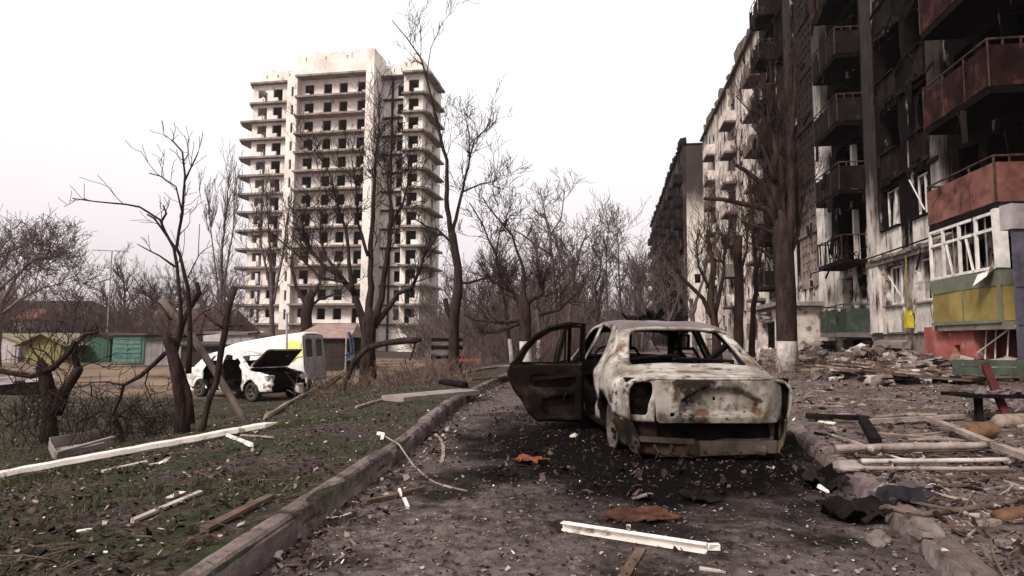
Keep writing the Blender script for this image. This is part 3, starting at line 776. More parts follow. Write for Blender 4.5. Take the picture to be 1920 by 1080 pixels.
    # entrance porch of rough plaster
    pm = M('porch_plaster', [(.3, (.32, .26, .23)), (.5, (.56, .48, .43)), (.7, (.74, .67, .61))], 1.6, bump=1., bscale=7, bdist=.05, spots=[((.20, .15, .13), .55, .63, 2.4, (1, 1, 1)), ((.10, .075, .07), .66, .72, 4, (1, 1, 1))])
    mb = MB(); wall_holes(mb, lambda q, v, w: Vector((U(29.6) + w, q, v)), -.1, 1.95, -.2, 2.78, [], .25, .3, .06)
    wall_holes(mb, lambda q, v, w: Vector((q, 1.98 - w, v)), U(29.6) + .26, U(34.6), -.2, 2.78, [(U(31.2), U(33.6), .15, 2.15)], .25, .3, .1); bx(mb, U(34.6), U(34.8), -.1, 1.98, -.2, 2.78)
    o = mb.build('porch', pm, T)
    mb = MB(); bx(mb, U(29.2), U(35.2), -.1, 2.4, 2.82, 3.0, .03); mb.build('porch_roof', K['concrete'], o)
    mb = MB(); bx(mb, U(31.3), U(33.5), .9, 1.0, .1, 2.1); mb.build('porch_door', K['charred'], o)
    mb = MB()
    for i in range(8): mb.box((U(31.4) + rnd.uniform(0, 2), 2.0 + rnd.uniform(-.1, .25), 2.4 + rnd.uniform(-.15, .2)), (.5, .3, .12), Matrix.Rotation(rnd.uniform(-.5, .5), 3, 'Y'), .05)
    mb.build('broken_lintel', K['concrete'], o)
near_block()

def far_block(label, basex, ya, yb, top, matW, matD, bays, seed, endw=False, sooted=False):
    rnd = random.Random(seed)
    T = bld(label, basex, ya); U = lambda y: (y - ya) * CU; L_ = U(yb)
    Z = [1.5 + 2.76 * k_ for k_ in range(9)]; holes = []; W = L_ / bays; bal = []; wins = []
    for i in range(bays):
        c = W * (i + .5)
        for k_, z in enumerate(Z):
            if z + 2.4 > top: continue
            if (i % 2 == 0) if sooted else (i % 3 == 1):  # the charred block gets more balconies, all with sooty dark panels
                holes.append((c - .5, c + .2, z + .05, z + 2.25)); holes.append((c + .2, c + 1.1, z + .8, z + 2.25)); bal.append((c, z))
            else:
                holes.append((c - .75, c + .75, z + .82, z + 2.25)); wins.append((c, z))
    mb = MB(); wall_holes(mb, Fn(0), 0, L_, -.3, top, holes, .35, 1.1, .09, seed); mb.build('wall', matW, T)
    mb = MB(); bx(mb, 0, .3, -12, -.36, -.3, top) if not endw else wall_holes(mb, lambda q, v, w: Vector((0 + w, -q, v)), 0.36, 12, -.3, top, [(1.2, 1.9, 8.2, 9.3)], .3, 1.2, .05)
    bx(mb, L_ - .3, L_, -12, -.36, -.3, top); bx(mb, 0, L_, -12.3, -12.01, -.3, top); mb.build('end_wall', endw or matW, T)
    mb = MB(); bx(mb, -.1, L_ + .1, -12.4, .3, top, top + .25, .03)
    for i in range(int(L_ / 2.2)): u = i * 2.2 + rnd.uniform(0, .8); bx(mb, u, u + rnd.uniform(.5, 1.8), -.5, .28, top + .22, top + rnd.uniform(.4, 1.2), .12)
    mb.build('roof', matD, T)
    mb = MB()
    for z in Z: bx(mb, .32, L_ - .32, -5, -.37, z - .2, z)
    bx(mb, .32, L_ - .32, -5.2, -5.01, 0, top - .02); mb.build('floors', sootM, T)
    for c, z in bal:
        balcony(T, c - 1.35, c + 1.35, z, 1.05, matD, matD if (sooted or rnd.random() < .45) else matW, railD, rnd, rnd.choice([.9, 1.0]), False, False, .1)
    for c, z in wins[:60]:
        if rnd.random() < .6: window(T, c - .7, c + .7, z + .88, z + 2.2, -.15, rnd, matD, 0, False)
    for i in range(bays // 2):
        mb = MB(); c = W * (2 * i + 1); bx(mb, c - .25, c + .25, 0, .22, .8, top - .4, .02); mb.build('pilaster', matW, T)
wallM = M('grey_render', [(.3, (.30, .25, .22)), (.55, (.60, .53, .48)), (.75, (.74, .68, .62))], .5, bump=.4, bscale=3,
          spots=[((.17, .125, .11), .50, .62, .8, (1.2, 1, .3)), ((.028, .019, .018), .55, .63, .9, (1.4, 1, .45)), ((.012, .008, .008), .60, .66, 1.8, (1, 1, .6))], grime=(soot, 24.5, 2.0, 6., .5, (1, 1, .4), .8))
wallF = M('burned_far_render', [(.3, (.012, .008, .008)), (.55, (.045, .031, .030)), (.75, (.20, .155, .14))], .5, bump=.3, bscale=3, stretch=(1, 1, .6))
endF = M('far_end_wall', [(.3, (.50, .43, .38)), (.7, (.76, .69, .62))], .6, bump=.2, grime=((.025, .018, .017), 17.5, 2.5, 7., .4, (.3, 2.2, .5), .96))
midD = M('mid_dark_panel', [(.3, (.05, .037, .034)), (.7, (.19, .15, .13))], .8, bump=.3)
far_block('pale scorched apartment block section beyond the blackened one, with small dark balconies', 11.5, 41.6, 75.5, 25.2, wallM, midD, 10, 11)
far_block('farthest apartment block section, charred dark with a white and black end wall', 9.3, 77, 134, 25.2, wallF, sootC, 16, 23, endF, True)

# small far buildings at the end of the street
def hut(name, label, cat, px0, px1, pyt, pyb, Y, wallmat, roofmat, roof='gable', dep=3., door=None, rh=.3, ribs=0, group=None, over=.25, loff=0.):
    a, b = P(px0, pyb, Y), P(px1, pyb, Y); zt = P(px0, pyt, Y).z; z0 = min(a.z, b.z); W_ = b.x - a.x; H_ = zt - z0
    T = empty(name, label, cat, (a.x, Y, z0))
    g = gz((a.x + b.x) / 2, Y); lo = min(-.2, g - z0 - .2)
    mb = MB(); bx(mb, 0, W_, 0, dep, lo, H_); 
    if roof in ('gable', 'arch'):
        pr = [(0, H_), (W_ / 2, H_ + rh), (W_, H_)] if roof == 'gable' else [(W_ * i / 8, H_ + rh * math.sin(math.pi * i / 8)) for i in range(9)]
        q = len(mb.v); mb.v += [Vector((x, 0, z)) for x, z in pr]; mb._f(tuple(q + i for i in range(len(pr))))
    mb.build('wall', wallmat, T)
    mb = MB()
    if roof == 'flat': bx(mb, -over, W_ + over, -over, dep + over, H_ + .003, H_ + .12, .02)
    elif roof == 'lean': 
        mb.beam((-over, -over, H_ + .05), (W_ + over, -over, H_ + rh + .05), .1, .08); 
        mb.v += [Vector(q) for q in ((-over, -over, H_ + .1), (W_ + over, -over, H_ + .1 + rh), (W_ + over, dep, H_ + .3 + rh), (-over, dep, H_ + .3))]; n = len(mb.v); mb._f((n - 4, n - 3, n - 2, n - 1))
    elif roof == 'side':      # ridge runs left-right, we see its front slope
        q = len(mb.v); mb.v += [Vector(v) for v in ((-over, -over, H_ - .05), (W_ + over, -over, H_ - .05), (W_ * .92, dep / 2, H_ + rh), (W_ * .08, dep / 2, H_ + rh), (-over, dep + over, H_ - .05), (W_ + over, dep + over, H_ - .05), (-over, -over, H_ - .12), (W_ + over, -over, H_ - .12))]
        mb._f((q, q + 1, q + 2, q + 3)); mb._f((q + 3, q + 2, q + 5, q + 4)); mb._f((q, q + 3, q + 4)); mb._f((q + 1, q + 5, q + 2)); mb._f((q + 6, q + 7, q + 1, q))
    else:
        pr = [(-over, H_ - over * rh * 2 / W_), (W_ / 2, H_ + rh), (W_ + over, H_ - over * rh * 2 / W_)] if roof == 'gable' else [(lerp(-over * .3, W_ + over * .3, i / 8), H_ + rh * math.sin(math.pi * i / 8)) for i in range(9)]
        for (x0, z0_), (x1, z1_) in zip(pr, pr[1:]):
            q = len(mb.v)
            for yy in (-over, dep + over):
                mb.v += [Vector((x0, yy, z0_ + .004)), Vector((x1, yy, z1_ + .004)), Vector((x1, yy, z1_ + .09)), Vector((x0, yy, z0_ + .09))]
            for f in ((0, 1, 2, 3), (7, 6, 5, 4), (0, 4, 5, 1), (3, 2, 6, 7), (0, 3, 7, 4), (1, 5, 6, 2)): mb._f(tuple(q + i for i in f))
    mb.build('roof', roofmat, T)
    if door:
        mb = MB(); x0, x1 = W_ * .07, W_ * .93; hh = H_ * .92; xm = (x0 + x1) / 2
        bx(mb, x0, xm - .02, -.06, -.004, .05, hh); bx(mb, xm + .02, x1, -.06, -.004, .05, hh)
        for i in range(ribs):
            z = lerp(.15, hh - .1, i / max(1, ribs - 1)); bx(mb, x0 + .05, x1 - .05, -.10, -.062, z - .035, z + .035)
        if not ribs:
            for x in (x0 + .25 * (xm - x0), xm + .5 * (x1 - xm), xm + .8 * (x1 - xm)): bx(mb, x - .015, x + .015, -.08, -.062, .1, hh - .1)
        bx(mb, xm - .12, xm + .12, -.14, -.10, hh * .55, hh * .55 + .1)
        mb.build('gate', door, T)
    return T
def pm(n_, c0, c1, s=2., **k_): return M(n_, [(.3, c0), (.7, c1)], s, bump=.2, **k_)
g_white = pm('garage_white', (.26, .22, .22), (.46, .41, .41)); g_yel = pm('garage_yellow', (.15, .125, .055), (.26, .22, .10))
g_grn = pm('garage_green', (.035, .075, .055), (.07, .12, .092)); g_teal = pm('garage_teal', (.07, .13, .118), (.13, .215, .19))
g_roof = pm('garage_roof', (.14, .11, .08), (.30, .25, .18)); g_dark = pm('shed_dark', (.022, .016, .015), (.06, .045, .04)); r_brown = pm('brown_roof', (.070, .042, .036), (.15, .095, .08), 1.2)
r_red = pm('red_roof', (.15, .055, .05), (.26, .11, .10)); r_rust = pm('rust_roof', (.17, .105, .09), (.34, .24, .215)); h_grey = pm('grey_wall', (.22, .19, .19), (.42, .37, .37)); w_pale = pm('pale_wall', (.34, .30, .29), (.60, .54, .52))
hut('garage', 'white garage with a low brown roof at the far left edge', 'garage', -40, 33, 640, 682, 45, g_white, g_roof, 'gable', 5, g_white, .5, group=None)
hut('garage', 'mustard yellow garage with a wide tan gable roof', 'garage', 46, 118, 643, 684, 44, g_yel, g_roof, 'gable', 6, g_yel, .62, over=.5)
hut('garage', 'dark green garage with an arched top', 'garage', 145, 204, 638, 682, 46, g_grn, g_dark, 'arch', 6, g_grn, .5)
hut('garage', 'teal garage with horizontally ribbed gate', 'garage', 209, 268, 628, 682, 46, g_teal, r_brown, 'flat', 6, g_teal, .1, 6)
hut('garage', 'pale grey-white garage with a tall panelled gate right of the teal one', 'garage', 271, 337, 640, 690, 42, g_white, r_brown, 'lean', 6, g_white, .35)
hut('shed', 'dark open shed behind the white car wreck', 'shed', 338, 425, 650, 695, 38, g_dark, g_dark, 'flat', 4, None)
hut('shed', 'small pale panelled shed above the dark shed', 'shed', 380, 424, 620, 655, 50, w_pale, r_brown, 'lean', 4, None, .3)
hut('shed', 'grey timber shed with braced panels left of the pole', 'shed', 424, 476, 628, 690, 44, h_grey, r_rust, 'lean', 5, h_grey, .2)
hut('house', 'small grey house with a bright red roof behind the yellow garage', 'house', 22, 58, 597, 650, 58, h_grey, r_red, 'side', 4, None, .95)
hut('house', 'low dark house with a large brown roof behind the garages', 'house', 222, 420, 628, 660, 60, g_dark, r_brown, 'side', 9, None, 2.6)
hut('house', 'long shed roofed in brown sheets below the tower', 'house', 470, 560, 636, 680, 56, g_dark, r_brown, 'side', 6, None, .9)
hut('shed', 'rusty roofed shed right behind the white van', 'shed', 556, 650, 630, 690, 36, g_dark, r_rust, 'side', 6, None, .75)
hut('kiosk', 'tiny dark kiosk at the far end of the street', 'kiosk', 1145, 1163, 582, 600, 170, g_dark, h_grey, 'flat', 5, None)
hut('house', 'low pale building far off through the central trees', 'house', 800, 1090, 596, 640, 120, h_grey, r_brown, 'flat', 10, None)
hut('house', 'long dull wall of houses far behind the left garages', 'house', -220, 150, 590, 640, 80, g_dark, g_dark, 'side', 10, None, 2.2)

# ------------------------------------------------------------------ vehicles
burnt = M('burned_car_steel', [(.30, (.10, .082, .066)), (.45, (.25, .22, .19)), (.60, (.40, .37, .335)), (.8, (.52, .49, .455))], 2.4, rough=.8, bump=.35, bscale=16, bdist=.008, spec=.2, detail=10, dist=.4,
          spots=[((.10, .058, .036), .55, .64, 2.6, (1, 1, .8)), ((.022, .015, .013), .56, .63, 3.0, (1, 1, 1.4)), ((.16, .13, .105), .53, .62, 9, (1, 1, 1)), ((.04, .03, .025), .63, .67, 14, (1, 1, 1))],
          )
burnt_low = M('burned_lower_steel', [(.3, (.010, .007, .006)), (.52, (.032, .020, .014)), (.68, (.11, .078, .05)), (.85, (.26, .21, .16))], 2.6, rough=.9, bump=.5, bscale=10, bdist=.02,
              spots=[((.012, .009, .008), .5, .6, 2.2, (1, 1, 1))])
burnt_roof = M('burned_roof_steel', [(.3, (.075, .055, .050)), (.55, (.16, .135, .14)), (.75, (.26, .225, .225))], 1.6, rough=.7, bump=.2, bdist=.01, spots=[((.16, .10, .065), .55, .66, 2.0, (1, 1, 1))])
burnt_dark = M('charred_car_inside', [(.3, (.003, .0022, .0022)), (.65, (.012, .009, .008)), (.8, (.05, .037, .033))], 4, rough=.95, bump=.4)
door_in = M('charred_door_panel', [(.3, (.003, .002, .002)), (.55, (.010, .007, .006)), (.78, (.055, .037, .030))], 3.4, rough=.9, bump=.4)
rimM = M('burned_rim', [(.3, (.028, .021, .018)), (.7, (.12, .098, .086))], 6, rough=.7, bump=.3)

def wheel(T, name, c, r, wd, axis_y, mt, mr, tyre=True):
    """wheel axis along local x"""
    mb = MB(); n = 28
    prof = [(.0, .62), (wd * .15, .66), (wd * .2, .92), (wd * .5, .86), (wd * .8, .92), (wd * .85, .98), (wd, 1.0), (wd * 1.02, .93), (wd * .92, .86), (wd * .55, .80), (wd * .5, .3), (wd * .6, .12)]
    def ring(prof_, rr):
        b = len(mb.v)
        for j in range(n):
            an = 2 * math.pi * j / n
            for x, q in prof_: mb.v.append(Vector((c[0] + axis_y * (x - wd / 2), c[1] + rr * q * math.cos(an), c[2] + rr * q * math.sin(an))))
        m_ = len(prof_)
        for j in range(n):
            for i in range(m_ - 1):
                mb._f((b + j * m_ + i, b + j * m_ + i + 1, b + ((j + 1) % n) * m_ + i + 1, b + ((j + 1) % n) * m_ + i))
    ring(prof[:1] + prof[2:], r * (.78 if tyre else 1))
    for j in range(5):
        an = 2 * math.pi * j / 5 + .3; d = Vector((0, math.cos(an), math.sin(an)))
        mb.beam(Vector(c) + Vector((axis_y * wd * .12, 0, 0)) + d * r * .1, Vector(c) + Vector((axis_y * wd * .2, 0, 0)) + d * r * .68, .05, .03, Vector((1, 0, 0)))
    o = mb.build(name, mr, T, True)
    if tyre:
        mb = MB(); ring([(wd * .02, .76), (-.01, .86), (.02, .96), (wd * .15, 1.0), (wd * .85, 1.0), (wd - .02, .96), (wd + .01, .86), (wd * .98, .76)], r); mb.build('tyre', mt, o, True)
    return o

def car_body(T, prof, wid, edge, zbelt, zbot, L_, openings, arches, mats, glass_holes, rear=None, drop=.05, doorm=None, name='body', dent=.012, th=.015, rear_z=0):
    """prof: top line z(y); wid: half width at the belt; edge: half width at the top line"""
    Pz = lambda y: interp(prof, y); Wd = lambda y: interp(wid, y); Ed = lambda y: interp(edge, y)
    def topz(x, y): e_ = Ed(y); return Pz(y) - drop * min(1.4, abs(x) / e_) ** 4
    def side(sg):
        def f(y, z):
            W_, E_ = Wd(y), Ed(y); zt = Pz(y) - drop; zb = min(zbelt(y), zt - .02)
            if z <= zb:
                t = (zb - z) / (zb - zbot); x = W_ * (1 - .015 * t - .07 * t ** 3) + .012 * math.sin(math.pi * min(1, t * 2.2))
            else:
                t = min(1., (z - zb) / max(.02, zt - zb)); x = W_ + (E_ - W_) * (t ** .85 if zt - zb > .25 else t ** 2.2)
            return Vector((sg * x, y, z))
        return f
    N = 60; topl = [(L_ * i / N, Pz(L_ * i / N) - drop) for i in range(N + 1)]
    y0 = .04
    outer = [(y0, rear_z or zbot + .1), (y0, topl[1][1] - .0)] + [q for q in topl if q[0] > y0 + .02]
    lower = [(L_, zbot + .12)]
    for (yc, zc_, r) in sorted(arches, reverse=True):
        lower += [(yc + r * math.cos(a_), zc_ + r * math.sin(a_)) for a_ in [math.pi * i / 14 for i in range(15)] if zc_ + r * math.sin(a_) > zbot and not (rear_z and yc < 1.5 and a_ > 2 and zc_ + r * math.sin(a_) < rear_z)]
        # ensure sill level points either side
    outer = outer + lower
    for sg in (-1, 1):
        o = sheet('side_panel', outer, [roundpoly(h, .06) for h in openings], side(sg), mats['side'], T, .07, th, True, dent)
    return topz, side

def hero_car():
    T = empty('burned_car', 'burned-out pale saloon car on the road, its left rear door wide open', 'car', (1.86, 6.0, 0), R(3.6))
    prof = [(0, .765), (.06, .785), (.3, .805), (.52, .83), (.62, .88), (1.08, 1.235), (1.18, 1.285), (1.4, 1.33), (1.8, 1.365), (2.2, 1.37), (2.6, 1.345), (2.78, 1.30), (3.35, .90), (3.45, .86), (3.9, .76), (4.1, .62), (4.17, .45)]
    wid = [(0, .755), (.10, .785), (.3, .83), (.7, .855), (1.4, .86), (2.4, .855), (3.4, .845), (3.9, .79), (4.1, .70), (4.17, .62)]
    edge = [(0, .70), (.1, .735), (.4, .755), (.6, .745), (1.15, .60), (1.5, .585), (2.6, .585), (3.35, .69), (3.5, .74), (3.9, .70), (4.17, .55)]
    zb = lambda y: interp([(0, .70), (.5, .765), (2, .80), (3.4, .80), (4.17, .5)], y)
    rdoor = [(1.08, .48), (1.16, .66), (1.22, .80), (1.30, 1.05), (1.46, 1.225), (1.7, 1.275), (2.05, 1.29), (2.10, .8), (2.12, .19), (1.38, .19), (1.30, .36)]
    fdoor = [(2.22, .19), (2.20, .8), (2.16, 1.29), (2.6, 1.265), (2.82, 1.17), (3.30, .84), (3.26, .5), (3.2, .19)]
    topz, side = car_body(T, prof, wid, edge, zb, .13, 4.17, [rdoor, fdoor], [(.80, .25, .345), (3.42, .25, .345)], {'side': burnt}, None, dent=.014, rear_z=.37)
    E_ = lambda y: interp(edge, y)
    def strip(y0, y1, n=14, ins=.0): return [(-(E_(lerp(y0, y1, i / n)) - ins), lerp(y0, y1, i / n)) for i in range(n + 1)] + [(E_(lerp(y1, y0, i / n)) - ins, lerp(y1, y0, i / n)) for i in range(n + 1)]
    tf = lambda x, y: Vector((x, y, topz(x, y)))
    sheet('roof', strip(1.10, 2.80), [], lambda x, y: Vector((x, y, topz(x, y) - .03 * math.exp(-((x - .1) ** 2 + (y - 1.9) ** 2) * 5))), burnt_roof, T, .08, .02, True, .018)
    # rear window surround: two pillars wide at the bottom
    rw = roundpoly([(-.625, .60), (-.50, 1.085), (.50, 1.085), (.625, .60)], .085, 5)
    sheet('rear_window_surround', strip(.50, 1.12), [rw], tf, burnt, T, .05, .03, True, .006)
    sheet('windscreen_surround', strip(2.78, 3.38), [roundpoly([(-.48, 2.86), (-.62, 3.33), (.62, 3.33), (.48, 2.86)], .06)], tf, burnt_dark, T, .06, .03)
    sheet('bonnet', strip(3.36, 4.12), [], lambda x, y: Vector((x, y, topz(x, y) + .05 * (1 - abs(x)))), burnt_roof, T, .1, .015, True, .03)
    # boot lid: deck + rear face
    lid = []
    sheet('boot_deck', strip(.02, .52, ins=.0), [], tf, burnt, T, .06, .018, True, .010)
    def rearf(x, z):
        y = .015 + .17 * min(1.2, abs(x) / .76) ** 6 - .035 * math.sin(math.pi * max(0, min(1, (z - .32) / .45)))
        return Vector((x, y, z))
    pl = roundpoly([(-.30, .44), (-.23, .615), (-.12, .675), (.32, .675), (.43, .615), (.47, .44)], .08)
    def lidf(x, z):
        p = rearf(x, z); p.y -= .022
        d = min(1., max(0., min((x + .31) / .022, (.48 - x) / .022, (z - .425) / .022, (.68 - z - .55 * max(0, abs(x - .08) - .18)) / .022)))
        p.y += .07 * sstep(d)
        return p
    lidp = roundpoly([(-.52, .355), (-.545, .60), (-.56, .745), (.69, .745), (.69, .56), (.665, .355)], .05)
    lo = sheet('boot_lid', lidp, [roundpoly([(-.40, .415), (-.36, .415), (-.36, .45), (-.40, .45)], .01), roundpoly([(.02, .56), (.045, .56), (.045, .59), (.02, .59)], .005)], lidf, M('burned_boot_lid', [(.28, (.055, .042, .033)), (.42, (.16, .135, .11)), (.58, (.30, .27, .235)), (.78, (.43, .40, .36))], 2.6, rough=.85, bump=.3, bdist=.008, detail=10, dist=.5,
          spots=[((.085, .05, .03), .54, .62, 3.1, (1, 1, 1)), ((.018, .013, .011), .53, .60, 2.3, (1.2, 1, 1)), ((.08, .075, .058), .53, .62, 6.5, (1, 1, 1)), ((.02, .014, .012), .62, .66, 13, (1, 1, 1))]), T, .019, .014, True, .006)
    mb = MB(); mb.tube([Vector(lidf(lerp(-.55, .69, i / 16), .75)) + Vector((0, .004, .008)) for i in range(17)], .013, 6); mb.build('lip', burnt, lo, True)
    # plate recess shade is real depth; scorched badge bars
    mb = MB()
    # rear corner panels with lamp sockets
    for sg, (xa, xb) in ((-1, (-.80, -.53)), (1, (.69, .80))):
        out = [(xa, .36 if sg < 0 else .2), (xa, .745), (xb, .745), (xb, .36 if sg < 0 else .2)]
        if sg < 0: hole = [(-.755, .42), (-.775, .58), (-.755, .69), (-.68, .725), (-.55, .73), (-.555, .62), (-.59, .54), (-.60, .42)]
        else: hole = [(.705, .42), (.705, .73), (.75, .73), (.785, .62), (.785, .42)]
        cf = lambda x, z: rearf(x, z)
        sheet('rear_corner', out, [roundpoly(hole, .04)], cf, burnt if sg < 0 else burnt_low, T, .035, .016, True, .006)
        mb = MB(); cx = (hole[0][0] + hole[3][0]) / 2
        mb.box((sg * .665 if sg < 0 else .74, .17, .59), (.22 if sg < 0 else .11, .12, .34)); o = mb.build('lamp_socket', burnt_dark, T)
        if sg < 0:
            mb = MB(); mb.tube([(-.64, .085, .62), (-.64, .11, .63)], .05, 12); mb.tube([(-.66, .09, .53), (-.65, .12, .53)], .045, 12); mb.box((-.61, .075, .50), (.05, .02, .10), None, .01); mb.build('bulb_holder', burnt_dark, o)
    # bumper remains
    for sg in (-1, 1):
        sheet('bumper_side', [(.05, .10), (.05, .375), (.44, .375), (.46, .12)], [], lambda y, z: side(sg)(y, z) + Vector((-sg * .02 + .02 * noise.noise(Vector((y * 6, z * 6, sg))), 0, 0)), burnt_low, T, .05, .02, True, .03)
    sheet('rear_valance', roundpoly([(-.74, .06), (-.70, .02), (.30, -.01), (.74, .05), (.76, .355), (-.76, .355)], .05), [roundpoly([(-.50, .16), (-.50, .32), (.60, .32), (.62, .15)], .04)], lambda x, z: rearf(x, z) + Vector((0, .07 + .05 * noise.noise(Vector((x * 3, z * 3, 0))), .035)), burnt_low, T, .04, .02, True, .03)
    mb = MB(); mb.box((.0, .28, .30), (1.40, .25, .34)); mb.build('boot_floor', burnt_dark, T)
    mb = MB(); mb.beam((-.10, .055, .115), (.62, .05, .125), .05, .12, jit=.012); mb.beam((-.72, .10, .20), (-.15, .075, .17), .04, .045, jit=.01); mb.tube([(.40, .03, .11), (.50, .02, .10)], .05, 10); mb.build('bumper_beam', M('scorched_beam', [(.3, (.014, .010, .008)), (.7, (.085, .068, .054))], 3, bump=.4), T)
    mb = MB()
    for i in range(9): x = -.7 + i * .17; mb.tube([(x, .08, .14), (x + random.uniform(-.05, .05), .03, .08), (x + random.uniform(-.1, .1), .05, .03)], [.02, .012, .006], 4)
    mb.build('melted_drips', burnt_low, T)
    # wheels (tyres burned off), arches
    for x, y, ax in ((-.70, .80, -1), (.70, .80, 1), (-.70, 3.42, -1), (.70, 3.42, 1)):
        w_ = wheel(T, 'wheel', (x - ax * .02, y, .235), .262, .17, ax, None, rimM, False); w_.location = (0, 0, 0)
    for y in (.80, 3.42):
        for sg in (-1, 1):
            mb = MB(); prev = None
            for i in range(13):
                a_ = math.pi * i / 12; p = Vector((0, y + .35 * math.cos(a_), .25 + .35 * math.sin(a_)))
                if prev is not None: mb.quad(prev + Vector((sg * .80, 0, 0)), prev + Vector((sg * .45, 0, 0)), p + Vector((sg * .45, 0, 0)), p + Vector((sg * .80, 0, 0)))
                prev = p
            mb.build('wheel_arch', burnt_dark, T, True)
            mb = MB(); mb.tube([(sg * .44, y - .1, .1), (sg * .46, y, .3), (sg * .44, y + .1, .5)], .03, 6); mb.build('strut', burnt_dark, T)
    # floor, tank, exhaust
    mb = MB(); mb.box((0, 2.1, .16), (1.45, 3.7, .06), None, .01); mb.box((0, .75, .30), (1.1, .6, .22), None, .03); mb.tube([(.35, .1, .12), (.3, 1., .14), (.1, 2.5, .13)], .035, 8); mb.build('underbody', burnt_dark, T)
    mb = MB(); mb.box((0, .55, .60), (1.28, .04, .40)); mb.box((0, 3.40, .55), (1.5, .05, .62)); mb.build('bulkhead', burnt_dark, T)
    mb = MB(); mb.box((0, .72, .80), (1.32, .42, .03), Matrix.Rotation(.03, 3, 'X'), .015); mb.build('parcel_shelf', burnt_dark, T)
    # seat skeletons
    for x, y, sc, tlt in ((-.36, 2.25, 1, .25), (.36, 2.15, 1, -.05)):
        mb = MB(); b = Vector((x, y, .35)); t = Vector((x, y - .32 - tlt * .3, 1.0))
        mb.tube([b + Vector((-.22, 0, 0)), t + Vector((-.20, 0, -.1)), t + Vector((-.12, 0, .02)), t + Vector((.12, 0, .02)), t + Vector((.20, 0, -.1)), b + Vector((.22, 0, 0))], .022, 6)
        mb.tube([t + Vector((-.06, 0, 0)), t + Vector((-.07, 0, .18)), t + Vector((.07, 0, .18)), t + Vector((.06, 0, 0))], .02, 6)
        for k_ in range(6): z_ = k_ / 6; p = b.lerp(t, z_ + .08); mb.tube([p + Vector((-.2, 0, 0)), p + Vector((0, random.uniform(-.03, .05), .02)), p + Vector((.2, 0, 0))], .007, 4)
        mb.box(b + Vector((0, .24, .02)), (.46, .5, .06), None, .02); mb.build('front_seat_frame', burnt_dark, T)
    mb = MB(); mb.tube([(-.6, 1.05, .4), (-.58, .82, .92), (-.1, .80, .96), (-.06, .8, .93), (.55, .82, .90), (.6, 1.05, .4)], .02, 6)
    for i in range(9): x = -.55 + i * .137; mb.tube([(x, 1.03, .42), (x + random.uniform(-.05, .05), .84, .9)], .006, 4)
    mb.beam((.25, .80, .88), (.66, 1.1, 1.12), .05, .05); mb.build('rear_seat_frame', burnt_dark, T)
    mb = MB(); mb.box((0, 3.2, .76), (1.4, .3, .16), None, .04)
    mb.tube([(-.36 + .17 * math.cos(a_ * .524), 2.92 + .04 * math.sin(a_ * .524), .86 + .17 * math.sin(a_ * .524)) for a_ in range(13)], .014, 6); mb.beam((-.36, 2.93, .86), (-.36, 3.15, .78), .04, .04); mb.beam((-.52, 2.92, .86), (-.2, 2.92, .86), .03, .02); mb.build('dashboard', burnt_dark, T)
    mb = MB()      # roof bow, hanging wires
    for y in (1.55, 2.15): mb.beam((-.56, y, 1.30), (.56, y, 1.30), .05, .02)
    mb.tube([(-.1, 1.5, 1.3), (-.12, 1.5, 1.1), (-.05, 1.48, .98)], .007, 4); mb.tube([(.25, 1.9, 1.3), (.2, 1.9, 1.15), (.32, 1.85, 1.02)], .007, 4); mb.tube([(-.15, 1.6, 1.3), (.05, 1.62, 1.18), (.3, 1.6, 1.3)], .012, 4); mb.build('roof_bow', burnt_dark, T)
    # charred scraps lying on the roof
    for (x, y, s_) in ((-.30, 2.0, .11), (.04, 1.9, .15), (.10, 1.95, .12), (.36, 1.95, .11), (-.02, 2.2, .10)):
        mb = MB(); z = topz(x, y) - .03
        for _ in range(5): mb.beam((x + random.uniform(-s_, s_), y + random.uniform(-s_, s_), z), (x + random.uniform(-s_, s_), y + random.uniform(-s_, s_), z + random.uniform(.05, s_ * 1.2)), .04, .03, jit=.012)
        o = mb.build('burned_scrap', K['charred'], T)
    # ---- doors: local a = distance from hinge (towards the rear of the door), z
    def door(name, hinge, ang, outl, win, recess, m_in, m_out, z0=0.):
        D = link(name, [], [], m_in, T); me = D.data
        f = lambda a, z: Vector((0 - .10 * max(0, (z - .78)) ** 1.0 * 1.0, -a, z + z0))      # leaning in above the belt (towards +x inside = rotated)
        fo = lambda a, z: Vector((-.055 + .10 * 0, -a, z + z0)) if z < .74 else Vector((.0 + .22 * (z - .78), -a, z + z0))
        # outer skin
        sk = sheet('outer_skin', outl, [win], lambda a, z: Vector(((-.05 if z < .76 else -.05 + .25 * (z - .76)), -a, z + z0)), burnt_low, D, .06, .012, True, .006)
        sheet('inner_panel', [(0., .10), (0., .775), (.86, .775)] + [q for q in outl[4:] if q[1] < .775], [roundpoly(h, .03) for h in recess], lambda a, z: Vector((.035, -a, z + z0)), m_in, D, .05, .012, True, .012)
        mb = MB()      # rounded frame tube round the outline and window
        pts = [Vector((0 if z < .76 else .25 * (z - .76), -a, z + z0)) for a, z in outl]; mb.tube(pts + [pts[0]], .026, 6)
        pw = [Vector((.0 if z < .76 else .25 * (z - .76), -a, z + z0)) for a, z in win]; mb.tube(pw + [pw[0]], .012, 5)
        mb.build('frame', m_in, D, True)
        mb = MB(); mb.beam((.065, -.62, .60 + z0), (.065, -.14, .66 + z0), .07, .045, jit=.006); mb.tube([(.04, -.2, .45 + z0), (.09, -.23, .40 + z0), (.05, -.26, .30 + z0)], .012, 5); mb.build('armrest', m_in, D)
        D.location = hinge; D.rotation_euler = (0, 0, ang)
        return D
